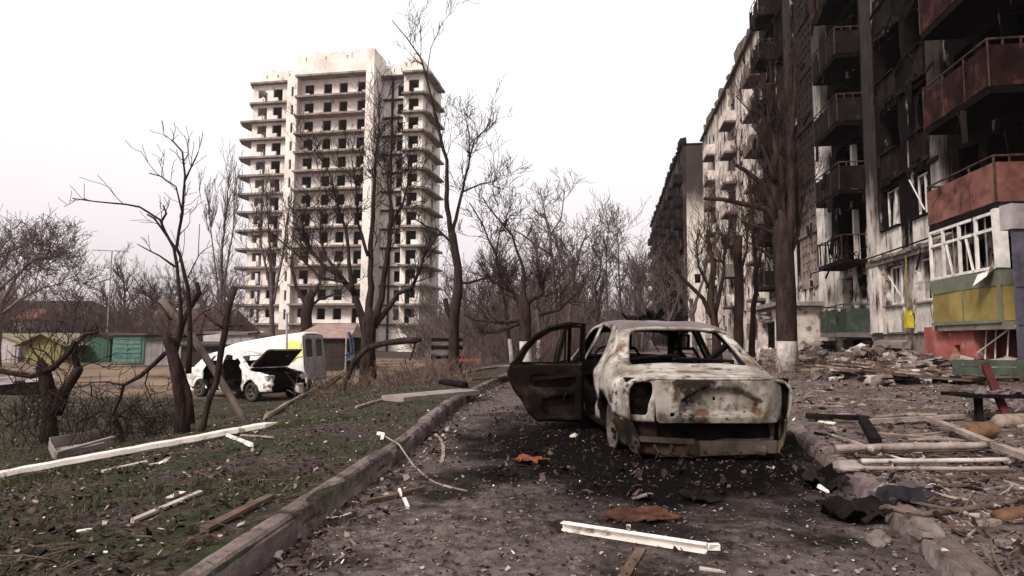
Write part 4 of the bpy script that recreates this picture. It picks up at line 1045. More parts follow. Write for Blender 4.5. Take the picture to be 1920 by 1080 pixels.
    outl = [(.0, .10), (.0, 1.285), (.18, 1.285), (.42, 1.235), (.60, 1.13), (.74, .98), (.82, .84), (.88, .77), (.915, .68), (.90, .60), (.83, .46), (.74, .35), (.66, .20), (.56, .10)]
    win = roundpoly([(.035, .80), (.035, 1.245), (.20, 1.240), (.40, 1.195), (.56, 1.10), (.69, .955), (.765, .80)], .03)
    rec = [[(.14, .50), (.14, .60), (.50, .64), (.66, .62), (.62, .50)], [(.10, .15), (.10, .40), (.50, .36), (.50, .20), (.42, .14)]]
    door('rear_door', (-.85, 2.10, .03), R(-88), outl, win, rec, door_in, burnt)
    outf = [(.0, .12), (.0, .80), (.40, 1.06), (.72, 1.27), (.98, 1.29), (1.04, 1.27), (1.05, .75), (1.03, .12)]
    winf = roundpoly([(.12, .80), (.45, 1.045), (.74, 1.22), (.99, 1.24), (1.0, .80)], .03)
    door('front_door', (-.85, 3.22, .03), R(-17), outf, winf, [[(.3, .25), (.3, .5), (.8, .5), (.8, .25)]], door_in, burnt)
    # right-hand doors stay shut
    rin = lambda q: [(a, z) for a, z in q]
    for nm, pl_, hl in (('rear_door', rdoor, [(1.20, .84), (1.32, 1.06), (1.50, 1.20), (2.03, 1.24), (2.05, .84)]), ('front_door', fdoor, [(2.27, .84), (2.24, 1.24), (2.58, 1.22), (2.78, 1.13), (3.14, .86)])):
        sheet(nm, roundpoly(pl_, .05), [roundpoly(hl, .05)], lambda y, z: side(1)(y, z) + Vector((-.004, 0, 0)), burnt_low, T, .07, .03)
    mb = MB(); mb.tube([(-.60, 3.1, .85), (-.52, 2.86, 1.15)], .02, 5)
    mb.build('pillar_trim', burnt_dark, T)
    return T
hero_car()

whiteC = M('white_car_paint', [(.3, (.62, .58, .54)), (.6, (.80, .77, .73))], 1.5, rough=.55, bump=.1, spots=[((.16, .10, .07), .60, .66, 4, (1, 1, 1)), ((.03, .025, .023), .57, .66, 1.6, (1, 1, 1.3)), ((.35, .31, .29), .5, .65, 2.5, (1, 1, 1))])
vanW = M('white_van_paint', [(.3, (.68, .64, .58)), (.6, (.84, .80, .74))], 1.2, rough=.5, bump=.05, spots=[((.35, .30, .26), .64, .72, 3, (1, 1, 1))])
tyreM = M('tyre', [(.3, (.02, .017, .016)), (.7, (.06, .052, .05))], 6, bump=.3)
def white_car():
    p = G(475, 752); 
    T = empty('wrecked_car', 'wrecked white car with open bonnet and missing doors on the lawn', 'car', (p.x - 2.35, p.y + 1.0, gz(p.x, p.y) - .02), 0)
    # travel direction: rear at the left, nose at the right and turned a little towards us
    T.rotation_euler = (0, 0, R(-90 - 32)); T.location = (p.x - 2.3, p.y + 2.1, gz(p.x, p.y) + .0)
    prof = [(0, .80), (.1, .90), (.35, .93), (.45, 1.0), (.85, 1.33), (1.1, 1.39), (1.7, 1.41), (2.1, 1.38), (2.35, 1.30), (2.95, .96), (3.1, .92), (3.6, .86), (3.85, .76), (3.95, .55)]
    wid = [(0, .70), (.15, .78), (.5, .81), (3.2, .81), (3.7, .77), (3.95, .62)]
    edge = [(0, .62), (.3, .70), (.5, .68), (1.0, .57), (2.2, .56), (2.95, .68), (3.2, .72), (3.7, .68), (3.95, .55)]
    zb = lambda y: interp([(0, .78), (.5, .88), (3, .88), (3.95, .5)], y)
    rd = [(.95, .45), (1.0, 1.0), (1.2, 1.26), (1.7, 1.30), (1.72, .25), (1.2, .25)]; fd = [(1.80, .25), (1.78, 1.30), (2.1, 1.28), (2.38, 1.18), (2.85, .86), (2.8, .25)]
    topz, side = car_body(T, prof, wid, edge, zb, .2, 3.95, [rd, fd], [(.72, .28, .34), (3.22, .28, .34)], {'side': whiteC}, None, drop=.04, dent=.035)
    E_ = lambda y: interp(edge, y)
    strip = lambda y0, y1, n=10: [(-E_(lerp(y0, y1, i / n)), lerp(y0, y1, i / n)) for i in range(n + 1)] + [(E_(lerp(y1, y0, i / n)), lerp(y1, y0, i / n)) for i in range(n + 1)]
    tf = lambda x, y: Vector((x, y, topz(x, y)))
    sheet('roof', strip(.86, 2.32), [], tf, whiteC, T, .12, .02)
    sheet('rear_window_surround', strip(.0, .88), [roundpoly([(-.55, .45), (-.5, .82), (.5, .82), (.55, .45)], .05)], tf, whiteC, T, .1, .02)
    sheet('windscreen_surround', strip(2.30, 2.98), [roundpoly([(-.5, 2.40), (-.62, 2.92), (.62, 2.92), (.5, 2.40)], .06)], tf, whiteC, T, .08, .025)
    g = link('bonnet', [], [], whiteC, T); g.location = (0, 3.02, .95); g.rotation_euler = (R(40), 0, 0)
    sheet('bonnet_skin', roundpoly([(-.68, 0), (-.62, .86), (.62, .86), (.68, 0)], .08), [], lambda x, y: Vector((x, y, .03 - .05 * (y / .9) ** 2)), whiteC, g, .1, .01)
    sheet('bonnet_lining', roundpoly([(-.64, .03), (-.58, .82), (.58, .82), (.64, .03)], .08), [roundpoly([(-.3, .5), (-.3, .62), (-.2, .62), (-.2, .5)], .02)], lambda x, y: Vector((x, y, -.005 - .05 * (y / .9) ** 2)), g_dark, g, .1, .01)
    mb = MB(); mb.box((0, 3.35, .62), (1.2, .6, .35), None, .05)
    for i in range(14): q = Vector((random.uniform(-.5, .5), random.uniform(3.1, 3.75), random.uniform(.72, .9))); mb.beam(q, q + Vector((random.uniform(-.25, .25), random.uniform(-.2, .2), random.uniform(-.08, .08))), .08, .07)
    mb.build('engine', K['charred'], T)
    mb = MB(); mb.box((0, 3.80, .52), (1.25, .10, .30), None, .03); mb.box((.1, 3.9, .60), (.8, .04, .16), None, .02); mb.build('grille_remains', burnt_dark, T)
    mb = MB()
    for i in range(10): q = Vector((-.82 + random.uniform(-.06, .1), random.uniform(.9, 2.9), random.uniform(.1, .5))); mb.beam(q, q + Vector((random.uniform(-.25, .1), random.uniform(-.3, .3), random.uniform(-.25, .3))), .06, .03, jit=.02)
    mb.build('burned_trim', K['charred'], T)
    mb = MB(); mb.beam((-.75, 3.7, .40), (-.2, 3.98, .36), .12, .22, jit=.03); mb.build('bumper', whiteC, T)
    for x in (-.6, .6): mb = MB(); mb.box((x, 3.80, .68), (.26, .12, .14), None, .01); mb.build('headlight', h_grey, T)
    mb = MB(); mb.box((0, 1.95, .27), (1.4, 3.4, .06)); mb.box((0, .75, .6), (1.3, .06, .6)); mb.box((0, 3.0, .62), (1.4, .06, .5)); mb.box((0, 2.8, .82), (1.3, .3, .2)); mb.build('floor_pan', burnt_dark, T)
    for x, y in ((-.36, 1.95), (.36, 1.95), (0, 1.0)):
        mb = MB(); ww = .5 if x else 1.2; mb.box((x, y, .48), (ww, .5, .16), None, .02); mb.box((x, y - .3, .8), (ww, .12, .6), Matrix.Rotation(.25, 3, 'X'), .02); mb.build('seat', K['charred'], T)
    for x, y, ax in ((-.68, .72, -1), (.68, .72, 1), (-.68, 3.22, -1), (.68, 3.22, 1)): wheel(T, 'wheel', (x, y, .28), .285, .19, ax, tyreM, rimM, True)
    return T
white_car()
def van():
    p = G(560, 722); Y = 22.5; b = P(598, 700, Y); z0 = gz(b.x, Y)
    T = empty('wrecked_van', 'white panel van with a yellow patch, tilted behind the wrecked white car', 'van', (b.x, Y, z0), 0)
    # local: x = sideways (0 near side facing us), y forward -> rotate so that forward points to the left of the picture
    T.rotation_euler = (R(-7), 0, R(82)); 
    prof = [(0, 1.93), (.1, 2.02), (1.0, 2.02), (2.4, 1.95), (2.9, 1.88), (3.1, 1.80), (3.6, 1.25), (3.8, 1.12), (4.3, .95), (4.45, .7)]
    wid = [(0, .84), (.1, .86), (3.6, .86), (4.2, .8), (4.45, .66)]; edge = [(0, .78), (.1, .80), (2.6, .78), (3.1, .70), (3.6, .74), (4.45, .6)]
    zb = lambda y: interp([(0, 1.1), (3.6, 1.05), (4.45, .6)], y)
    tilt = Matrix.Rotation(R(-5), 4, 'X')
    topz, side = car_body(T, prof, wid, edge, zb, .25, 4.45, [[(2.6, 1.1), (2.6, 1.65), (2.95, 1.62), (3.35, 1.15)]], [(.9, .3, .36), (3.75, .3, .36)], {'side': vanW}, None, drop=.08, dent=.006)
    E_ = lambda y: interp(edge, y)
    strip = lambda y0, y1, n=10: [(-E_(lerp(y0, y1, i / n)), lerp(y0, y1, i / n)) for i in range(n + 1)] + [(E_(lerp(y1, y0, i / n)), lerp(y1, y0, i / n)) for i in range(n + 1)]
    tf = lambda x, y: Vector((x, y, topz(x, y)))
    sheet('roof', strip(.02, 3.05), [], tf, vanW, T, .15, .02)
    sheet('windscreen_surround', strip(3.05, 3.65), [roundpoly([(-.62, 3.12), (-.66, 3.58), (.66, 3.58), (.62, 3.12)], .05)], tf, vanW, T, .1, .02)
    sheet('bonnet', strip(3.62, 4.4), [], tf, vanW, T, .12, .02)
    for sg in (-1, 1):
        f = lambda x, z: Vector((x * (1 - .06 * (z - .3)), .03, z))
        xa, xb = (-.83, -.01) if sg < 0 else (.01, .83)
        o = sheet('rear_door', roundpoly([(xa, .35), (xa, 1.92), (xb, 1.92), (xb, .35)], .06), [roundpoly([(xa + .15, 1.15), (xa + .15, 1.75), (xb - .15, 1.75), (xb - .15, 1.15)], .06)], f, h_grey, T, .1, .02)
        mb = MB(); mb.quad(((xa + .13) * .94, .06, 1.13), ((xb - .13) * .94, .06, 1.13), ((xb - .13) * .92, .06, 1.77), ((xa + .13) * .92, .06, 1.77)); mb.build('window', glassM, o)
    mb = MB(); mb.box((0, 1.9, .5), (1.5, 3.6, .1)); mb.box((0, 2.4, 1.1), (1.5, .05, 1.4)); mb.build('load_floor', burnt_dark, T)
    f_ = side(-1)
    yp = M('yellow_patch', [(.3, (.60, .56, .12)), (.7, (.80, .77, .25))], 3, bump=0)
    pts = [(.35 + .34 * math.cos(a_ * .628) * (1 + .25 * math.sin(a_ * 2.3)), 1.42 + .36 * math.sin(a_ * .628) * (1 + .2 * math.cos(a_ * 3.1))) for a_ in range(10)]
    sheet('yellow_patch', pts, [], lambda y, z: f_(max(.05, y), z) + Vector((-.014, 0, 0)), yp, T, .08, .004)
    for x, y, ax in ((-.72, .9, -1), (.72, .9, 1), (-.72, 3.75, -1), (.72, 3.75, 1)): wheel(T, 'wheel', (x, y, .3), .31, .2, ax, tyreM, rimM, True)
van()
def left_wreck():
    p = G(18, 742)
    T = empty('crushed_car', 'crushed pale bodywork lying under the fallen trunk at the left edge', 'car', (p.x, p.y, p.z), R(15))
    mb = MB()
    for i in range(9):
        c = Vector((random.uniform(-.9, .75), random.uniform(0, 1.2), random.uniform(.05, .5))); rot = Matrix.Rotation(random.uniform(-.5, .5), 3, 'X') @ Matrix.Rotation(random.uniform(-.3, .3), 3, 'Y')
        mb.box(c, (random.uniform(.4, .8), .04, random.uniform(.12, .25)), rot, .05)
    mb.build('body_panel', h_grey, T)
    mb = MB(); mb.box((-.1, .6, .2), (1.7, 1.0, .35), None, .12); mb.build('chassis', K['charred'], T)
left_wreck()

# ------------------------------------------------------------------ trees
def grow(mb, p, d, L_, r, lvl, rng, up=.15, spread=.6, n=4, kids=3, kink=.16, tip=.004):
    segs = 5 if lvl > 0 else 4; pts = [Vector(p)]; rad = [r]; d = Vector(d).normalized()
    for i in range(segs):
        d = (d + Vector((rng.gauss(0, kink), rng.gauss(0, kink), rng.gauss(0, kink) + up * .25))).normalized()
        pts.append(pts[-1] + d * L_ / segs); rad.append(max(tip, r * (1 - .8 * (i + 1) / segs)))
    mb.tube(pts, rad, n if lvl > 0 else 3, False)
    if lvl <= 0: return
    for k_ in range(kids + (lvl > 1)):
        i = rng.randint(1, segs); q = pts[i].lerp(pts[i - 1], rng.random())
        dd = (pts[i] - pts[i - 1]).normalized(); o = Vector((rng.gauss(0, 1), rng.gauss(0, 1), rng.gauss(0, 1))); o = (o - dd * o.dot(dd)).normalized()
        grow(mb, q, dd * (1 - spread * .5) + o * spread + Vector((0, 0, up)), L_ * rng.uniform(.45, .75), rad[i] * .75 + tip * .3, lvl - 1, rng, up, spread, max(3, n - 1), kids, kink, tip)

def px_tree(name, label, cat, Y, limbs, seed, twig=(2.2, 2, 5), bark='bark', lime=None, group=None, drift=.05, up=.25, spread=.65, tip=.006, wob=.12, ty=None):
    """limbs: (pixel points, width px at start, width px at end, twigs?) - built in space at distance Y with real sizes"""
    rng = random.Random(seed); trunk, crown = MB(), MB()
    m_px = Y / FPX; base = None
    for li, (pts, w0, w1, tw) in enumerate(limbs):
        ps = []; dy = 0; acc = rng.choice([-1, 1])
        for i, (x, y) in enumerate(pts):
            if i and li: dy += acc * drift * math.hypot(x - pts[i - 1][0], y - pts[i - 1][1]) * m_px
            ps.append(P(x, y, Y + dy))
        if base is None:
            g = gz(ps[0].x, ps[0].y); base = Vector((ps[0].x, ps[0].y, g)); ps[0] = Vector((ps[0].x, ps[0].y, g - .1))
        fine = [ps[0]]
        for a, b in zip(ps, ps[1:]):
            L_ = (b - a).length; k_ = max(1, min(8, int(L_ / (w0 * m_px * 1.2 + .08))))
            for j in range(1, k_ + 1):
                q = a.lerp(b, j / k_)
                if j < k_: q += Vector([rng.gauss(0, wob * w0 * m_px * .6) for _ in range(3)])
                fine.append(q)
        if not li and w1 > 12 and len(limbs) > 2: fine.append(fine[-1] + (fine[-1] - fine[-2]).normalized() * w1 * m_px * 1.0)
        N = len(fine) - 1
        rad = [lerp(w0, w1, (i / N) ** .8) * m_px / 2 for i in range(N + 1)]
        if not li:
            rad[0] *= 1.25
            if w1 > 12 and len(limbs) > 2: rad[-1] *= .35
        trunk.tube(fine, rad, 9 if w0 * m_px > .12 else 6, True, .10)
        for _ in range(tw):
            t = rng.uniform(.25, 1) ** .8; i = min(N - 1, int(t * N)); q = fine[i].lerp(fine[i + 1], rng.random())
            dd = (fine[i + 1] - fine[i]).normalized(); o = Vector((rng.gauss(0, 1), rng.gauss(0, .8), rng.gauss(0, 1))); o = (o - dd * o.dot(dd)).normalized()
            grow(crown, q, dd * .5 + o * spread + Vector((0, 0, up)), twig[0] * rng.uniform(.4, 1.1), max(tip * 1.5, min(rad[i] * .5, twig[0] * .014)), twig[1], rng, up, spread, 4, twig[2] - 2, .2, tip)
    T = empty(name, label, cat, base, 0, group)
    vs = [v - base for v in trunk.v]
    if lime:
        zt = P(limbs[0][0][0][0], lime, Y).z - base.z; trunk.v = vs
        o = link('trunk', vs, trunk.f, [K[bark], K['limewash']], T, True)
        o.data.polygons.foreach_set('material_index', [1 if sum(vs[i].z for i in f) / len(f) < zt and (sum(vs[i].x for i in f) / len(f)) ** 2 < 1 else 0 for f in trunk.f])
    else: link('trunk', vs, trunk.f, K[bark], T, True)
    if crown.v: link('crown', [v - base for v in crown.v], crown.f, K['bark_hazed' if Y > 40 else bark], T)
    return T

# --- left foreground
px_tree('broken_tree', 'nearest left tree with a crooked dark stem and one long bare limb reaching left', 'tree', 9.2,
        [([(345, 800), (340, 760), (331, 700), (322, 655), (316, 640)], 24, 19, 2),
         ([(358, 795), (352, 740), (336, 690), (328, 662), (341, 610), (352, 585), (374, 550), (369, 530)], 17, 8, 1),
         ([(340, 625), (338, 560), (332, 500), (326, 465), (310, 435), (300, 412), (262, 388), (180, 378), (136, 372)], 9, 2, 5),
         ([(302, 416), (312, 400), (306, 385)], 5, 3, 2),
         ([(354, 700), (356, 600), (352, 540), (338, 480), (331, 465), (342, 400), (347, 330), (342, 285), (322, 262)], 11, 3, 9),
         ([(332, 470), (318, 450), (290, 410), (276, 402)], 6, 3, 1), ([(328, 500), (300, 480), (258, 458)], 5, 2, 1),
         ([(342, 400), (330, 350), (300, 330), (280, 325)], 4, 2, 4), ([(346, 340), (365, 300), (372, 285)], 4, 2, 3),
         ([(352, 520), (372, 480), (374, 420)], 2.5, 1.2, 1),
         ([(322, 662), (309, 663), (290, 682), (262, 706), (232, 722), (226, 745), (212, 778)], 11, 5, 1),
         ([(234, 722), (200, 716), (170, 717), (172, 742)], 4.5, 2.5, 1), ([(320, 600), (300, 570), (262, 545), (250, 540)], 4, 2, 2)], 3, (.55, 1, 4), drift=.08, tip=.004)
px_tree('leaning_pole', 'pale straight dead trunk leaning across between the broken tree and the car wreck', 'tree', 9.6, [([(466, 802), (420, 725), (360, 630), (302, 562)], 13, 15, 0)], 4, bark='bark_grey')
px_tree('broken_tree', 'snapped stem with a pale broken top in front of the white car wreck', 'tree', 9.0,
        [([(378, 797), (392, 750), (407, 715), (414, 660), (422, 620), (428, 580), (440, 538)], 12, 12, 1), ([(422, 618), (395, 600), (385, 590), (378, 586)], 6, 3, 0), ([(385, 592), (376, 625)], 3, 2, 0), ([(424, 595), (400, 575), (375, 590), (352, 620)], 2.5, 2, 0)], 5, (.4, 1, 4))
px_tree('fallen_tree', 'thick dark broken stump and fallen trunk low down at the far left', 'tree', 11,
        [([(98, 775), (94, 740), (84, 705), (80, 690)], 26, 20, 2), ([(104, 775), (120, 735), (143, 700), (150, 690)], 24, 14, 2), ([(148, 695), (140, 670), (143, 645), (160, 626), (185, 623)], 12, 5, 2),
         ([(-60, 690), (0, 695), (60, 706), (100, 690), (130, 660), (140, 640)], 11, 10, 3), ([(110, 690), (85, 660), (52, 650)], 4, 2, 1)], 6, (.9, 2, 5), drift=.05)
px_tree('dead_branches', 'tangle of thin dead branches on the ground beside the broken tree', 'branch', 10.5,
        [([(240, 800), (215, 780), (205, 765)], 5, 4, 3), ([(150, 790), (190, 770), (240, 785), (300, 780)], 4, 3, 6), ([(10, 800), (60, 770), (90, 740)], 4, 2, 6), ([(210, 790), (225, 810), (230, 825)], 4, 2, 3), ([(280, 690), (272, 720), (290, 760)], 3, 1.5, 1)], 8, (.9, 2, 5), up=.05, spread=1.)
# --- left distance
px_tree('tree', 'wide-crowned bare tree at the far left edge behind the garages', 'tree', 38,
        [([(-12, 690), (-6, 620), (0, 560)], 20, 14, 4), ([(0, 570), (30, 520), (60, 490), (110, 480)], 9, 2, 15), ([(-4, 580), (-10, 520), (20, 470), (60, 455)], 9, 2, 15), ([(2, 590), (40, 560), (80, 540), (120, 530)], 7, 2, 12), ([(-8, 560), (-30, 500), (-10, 455)], 8, 2, 9), ([(0, 540), (50, 500), (95, 470)], 6, 2, 10)], 9, (2.4, 3, 5), 'bark_grey', up=.15, tip=.012)
px_tree('tree', 'tall thin poplar left of the tower', 'tree', 60, [([(412, 640), (414, 560), (416, 470), (430, 345)], 9, 2, 26), ([(412, 570), (400, 470), (392, 400)], 4, 1.2, 14), ([(416, 560), (436, 440), (440, 380)], 4, 1.2, 12)], 10, (3.0, 2, 4), 'bark_hazed', up=.9, spread=.35, tip=.018)
px_tree('tree', 'second poplar standing in front of the left side of the tower', 'tree', 52, [([(512, 640), (510, 540), (506, 460), (500, 380)], 13, 2, 26), ([(510, 560), (492, 470), (484, 420)], 6, 2, 14), ([(512, 570), (530, 480), (538, 410)], 6, 2, 14)], 11, (2.8, 2, 4), 'bark_hazed', up=.7, spread=.4, tip=.016)
px_tree('tree', 'thick-limbed pruned tree before the lower middle of the tower', 'tree', 48, [([(572, 640), (574, 590), (580, 560)], 24, 17, 2), ([(578, 575), (556, 540), (545, 500), (552, 470)], 10, 3, 10), ([(580, 570), (600, 530), (610, 500)], 10, 3, 10), ([(576, 580), (600, 560), (640, 548)], 7, 2, 8)], 12, (2., 2, 5), 'bark', tip=.015)
# --- centre
px_tree('tree', 'large dark bare tree in the centre, its many limbs spread before the tower', 'tree', 26,
        [([(690, 712), (690, 660), (692, 606)], 27, 29, 0),
         ([(686, 625), (678, 590), (664, 550), (640, 520), (606, 498), (584, 470), (566, 420)], 17, 3, 18),
         ([(640, 520), (610, 480), (600, 440), (604, 400)], 8, 2, 12),
         ([(664, 552), (655, 500), (650, 440), (632, 380), (620, 330), (590, 280)], 10, 2, 20),
         ([(688, 615), (696, 540), (694, 460), (700, 380), (704, 300), (712, 200)], 16, 2, 24),
         ([(700, 615), (716, 560), (726, 480), (736, 400), (726, 330), (735, 270)], 15, 3, 22),
         ([(702, 610), (722, 585), (746, 550), (772, 540), (800, 470), (830, 430)], 12, 2, 12),
         ([(730, 430), (756, 380), (770, 320)], 7, 2, 10), ([(690, 480), (672, 420), (668, 350), (660, 300)], 7, 2, 12),
         ([(650, 530), (600, 520), (560, 480), (500, 430)], 6, 2, 6)], 13, (1.7, 2, 5), 'bark', up=.3, tip=.009)
px_tree('tree', 'tall leaning tree right of the tower, its top thinning towards the sky', 'tree', 24,
        [([(856, 700), (850, 640), (852, 590), (860, 545), (858, 500), (848, 440)], 21, 14, 2),
         ([(848, 445), (838, 390), (838, 300), (822, 240), (806, 170), (790, 110), (762, 70), (735, 38)], 11, 1.6, 8),
         ([(848, 440), (864, 370), (880, 300), (890, 262), (920, 232)], 8, 1.6, 14), ([(880, 300), (880, 250), (870, 210)], 4, 1.2, 6),
         ([(856, 530), (880, 530), (915, 520), (942, 512)], 6, 3, 3), ([(852, 460), (820, 430), (800, 425), (770, 405)], 6, 2, 5), ([(800, 140), (808, 90), (830, 42)], 2.5, 1, 2),
         ([(866, 360), (900, 345), (930, 340)], 4, 1.5, 8), ([(850, 600), (838, 580), (834, 560)], 12, 8, 0)], 14, (1.3, 2, 5), 'bark', up=.3, tip=.008)
px_tree('tree', 'low knobbly pruned tree with a lime-washed foot beside the open car door', 'tree', 21,
        [([(984, 690), (984, 640), (985, 600), (982, 570)], 20, 24, 2), ([(984, 600), (960, 612), (930, 622), (905, 624)], 11, 4, 6), ([(982, 600), (940, 605), (890, 600), (872, 590)], 9, 3, 5),
         ([(980, 575), (960, 545), (930, 530), (920, 520)], 11, 5, 10), ([(984, 570), (1000, 560), (1018, 550), (1016, 530)], 12, 6, 10), ([(984, 565), (980, 500), (960, 440), (925, 400), (905, 370)], 8, 2, 10), ([(1010, 590), (1050, 580), (1085, 545)], 8, 3, 8)], 15, (1.3, 2, 5), 'bark', lime=648, tip=.008)
for i, (lab, Y, lb, tw, sd_) in enumerate([
    ('slim forked tree rising to a bright fork above the open car door', 34, [([(1044, 680), (1040, 560), (1034, 480), (1030, 430), (1018, 400)], 10, 4, 10), ([(1028, 430), (1012, 350)], 4, 1, 4), ([(1032, 440), (1052, 410), (1060, 345)], 4, 1, 6), ([(1034, 480), (1000, 455), (980, 440), (960, 430)], 5, 2, 8)], (1.5, 2, 5), 41),
    ('thin grey tree leaning left between the tower and the car', 30, [([(960, 690), (945, 560), (930, 480), (905, 420), (880, 380)], 9, 2, 16), ([(930, 480), (938, 430), (960, 400)], 4, 1.5, 8)], (1.7, 2, 5), 42),
    ('pale arching tree with a bent limb above the car roof left corner', 44, [([(1070, 680), (1066, 600), (1075, 520), (1090, 460), (1100, 440)], 9, 3, 14), ([(1075, 520), (1050, 480), (1040, 440)], 4, 1.5, 12)], (2.2, 2, 5), 43),
    ('tall slender tree left of the sky gap at the street end', 60, [([(1138, 640), (1138, 560), (1137, 480), (1141, 418)], 6, 1.2, 26), ([(1138, 520), (1120, 480), (1112, 460)], 3, 1, 14)], (2.8, 2, 5), 44),
    ('tall slender tree right of the sky gap at the street end', 62, [([(1170, 640), (1163, 560), (1160, 500), (1158, 430)], 6, 1.2, 20), ([(1164, 560), (1150, 520), (1143, 490)], 3, 1, 10)], (2.8, 2, 5), 45),
    ('short bushy tree close to the foot of the far charred block', 75, [([(1188, 640), (1190, 590), (1192, 520)], 7, 1.5, 34), ([(1190, 590), (1204, 540), (1210, 500)], 4, 1, 22)], (3.2, 2, 5), 46),
    ('crooked tree with a lime-washed foot behind the open car door', 36, [([(1010, 690), (1012, 620), (1004, 560), (1014, 500), (1000, 455)], 11, 3, 22), ([(1008, 560), (1040, 530), (1062, 500)], 6, 2, 14)], (1.9, 2, 5), 47)]):
    px_tree('tree', lab, 'tree', Y, lb, sd_, tw, 'bark_hazed' if Y > 32 else 'bark', 640 if Y in (36, 30) else None, tip=.011 if Y < 40 else .018)
# --- right, before the blackened block
px_tree('tree', 'stout tall tree with a lime-washed foot in front of the blackened block porch', 'tree', 21.5,
        [([(1477, 692), (1476, 640), (1475, 560), (1470, 480), (1466, 430)], 38, 36, 2),
         ([(1474, 540), (1466, 450), (1458, 380), (1450, 320), (1448, 250), (1440, 160)], 27, 4, 14), ([(1474, 540), (1478, 440), (1484, 360), (1480, 280), (1490, 180), (1488, 100)], 26, 4, 15),
         ([(1462, 450), (1452, 410), (1436, 392), (1400, 384), (1355, 374), (1320, 372)], 15, 7, 2), ([(1456, 410), (1446, 380), (1430, 345), (1400, 322), (1378, 308)], 14, 7, 2),
         ([(1464, 460), (1450, 436), (1420, 425), (1390, 415)], 10, 4, 2), ([(1470, 520), (1450, 485), (1430, 470), (1395, 450)], 9, 3, 2), ([(1480, 480), (1500, 420), (1510, 350)], 12, 2, 7), ([(1452, 340), (1428, 270), (1412, 215), (1380, 180)], 10, 2, 7), ([(1472, 500), (1470, 430), (1466, 340), (1462, 200)], 20, 3, 13)], 21, (1.2, 2, 6), 'bark', lime=632, up=.5, spread=.4, tip=.008, wob=.2)
px_tree('tree', 'sawn-off upright trunk with short shoots left of the stout tree', 'tree', 24, [([(1384, 685), (1384, 600), (1386, 520), (1384, 442)], 19, 16, 10), ([(1386, 520), (1400, 470), (1404, 400)], 6, 2, 12)], 22, (1.1, 2, 5), 'bark', lime=655, up=.6, spread=.4, tip=.007)
px_tree('tree', 'rough double-stemmed tree nearest right of the car roof', 'tree', 23, [([(1346, 690), (1342, 620), (1332, 560), (1338, 500), (1326, 440)], 22, 6, 12), ([(1338, 600), (1318, 560), (1288, 530), (1262, 500), (1240, 462)], 10, 4, 8), ([(1340, 590), (1356, 520), (1360, 440)], 10, 3, 16), ([(1330, 540), (1310, 500), (1305, 450)], 7, 2, 10)], 23, (1.2, 2, 5), 'bark', lime=None, up=.5, spread=.5, tip=.007)
px_tree('tree', 'thin dark trunk between the sawn-off tree and the stout tree', 'tree', 25, [([(1408, 690), (1412, 600), (1418, 500), (1410, 400), (1404, 330)], 14, 4, 24), ([(1416, 520), (1434, 450), (1440, 380)], 6, 2, 14)], 24, (1.2, 2, 5), 'bark', lime=660, up=.6, spread=.4, tip=.007)
px_tree('tree', 'tree with a forked red-brown trunk before the end wall of the far block', 'tree', 33, [([(1304, 660), (1300, 610), (1296, 560)], 12, 7, 6), ([(1300, 610), (1284, 560), (1276, 520)], 6, 2, 12), ([(1298, 590), (1320, 520), (1330, 440), (1326, 380)], 7, 2, 20)], 25, (1.5, 2, 5), 'bark_hazed', up=.5, tip=.010)
px_tree('tree', 'small bare tree beside the foot of the far charred block', 'tree', 46, [([(1258, 650), (1254, 590), (1244, 540), (1236, 500)], 7, 2, 22), ([(1256, 600), (1270, 560), (1280, 520)], 4, 1.5, 14)], 26, (1.8, 2, 5), 'bark_hazed', up=.4, tip=.012)

# far wood: trees one can tell apart, built once per kind and copied
def proto_tree(seed, h, kind):
    rng = random.Random(seed); tr, cr = MB(), MB()
    p = Vector((0, 0, -.2)); pts = [p]; d = Vector((0, 0, 1))
    for i in range(7): d = (d + Vector((rng.gauss(0, .07), rng.gauss(0, .07), .1))).normalized(); pts.append(pts[-1] + d * h * .11)
    tr.tube(pts, [h * .022 * (1 - .09 * i) for i in range(8)], 6)
    for i in range(2, 8):
        for k_ in range(3):
            a = rng.uniform(0, 6.28); grow(tr if k_ == 0 else cr, pts[i], (math.cos(a), math.sin(a), .7 if kind else 1.3), h * rng.uniform(.2, .38), h * .008, 3 if k_ else 1, rng, .25, .55, 4, 3, .18, .012)
    T = empty('far_tree', 'x', 'tree'); link('trunk', tr.v, tr.f, K['bark_hazed'], T, True); link('crown', cr.v, cr.f, K['bark_hazed'] if seed % 2 else K['twig_red'], T)
    return T
def copy_tree(o, loc, sc, rz, label, group):
    c = o.copy(); scn.collection.objects.link(c); c.location = loc; c.scale = (sc,) * 3; c.rotation_euler = (0, 0, rz); c['label'] = label; c['group'] = group
    for ch in o.children: k_ = ch.copy(); scn.collection.objects.link(k_); k_.parent = c
    return c
rng = random.Random(77)
protos = [proto_tree(101, 8, 1), proto_tree(102, 8.5, 0), proto_tree(103, 7.5, 1), proto_tree(104, 9, 0)]
spots = [(x, rng.uniform(44, 80)) for x in range(845, 1130, 14)] + [(x, rng.uniform(52, 85)) for x in (1180, 1196, 1210)] + [(x, rng.uniform(60, 85)) for x in range(150, 440, 20)] + [(x, rng.uniform(56, 75)) for x in range(-60, 60, 24)]
rng.shuffle(spots)
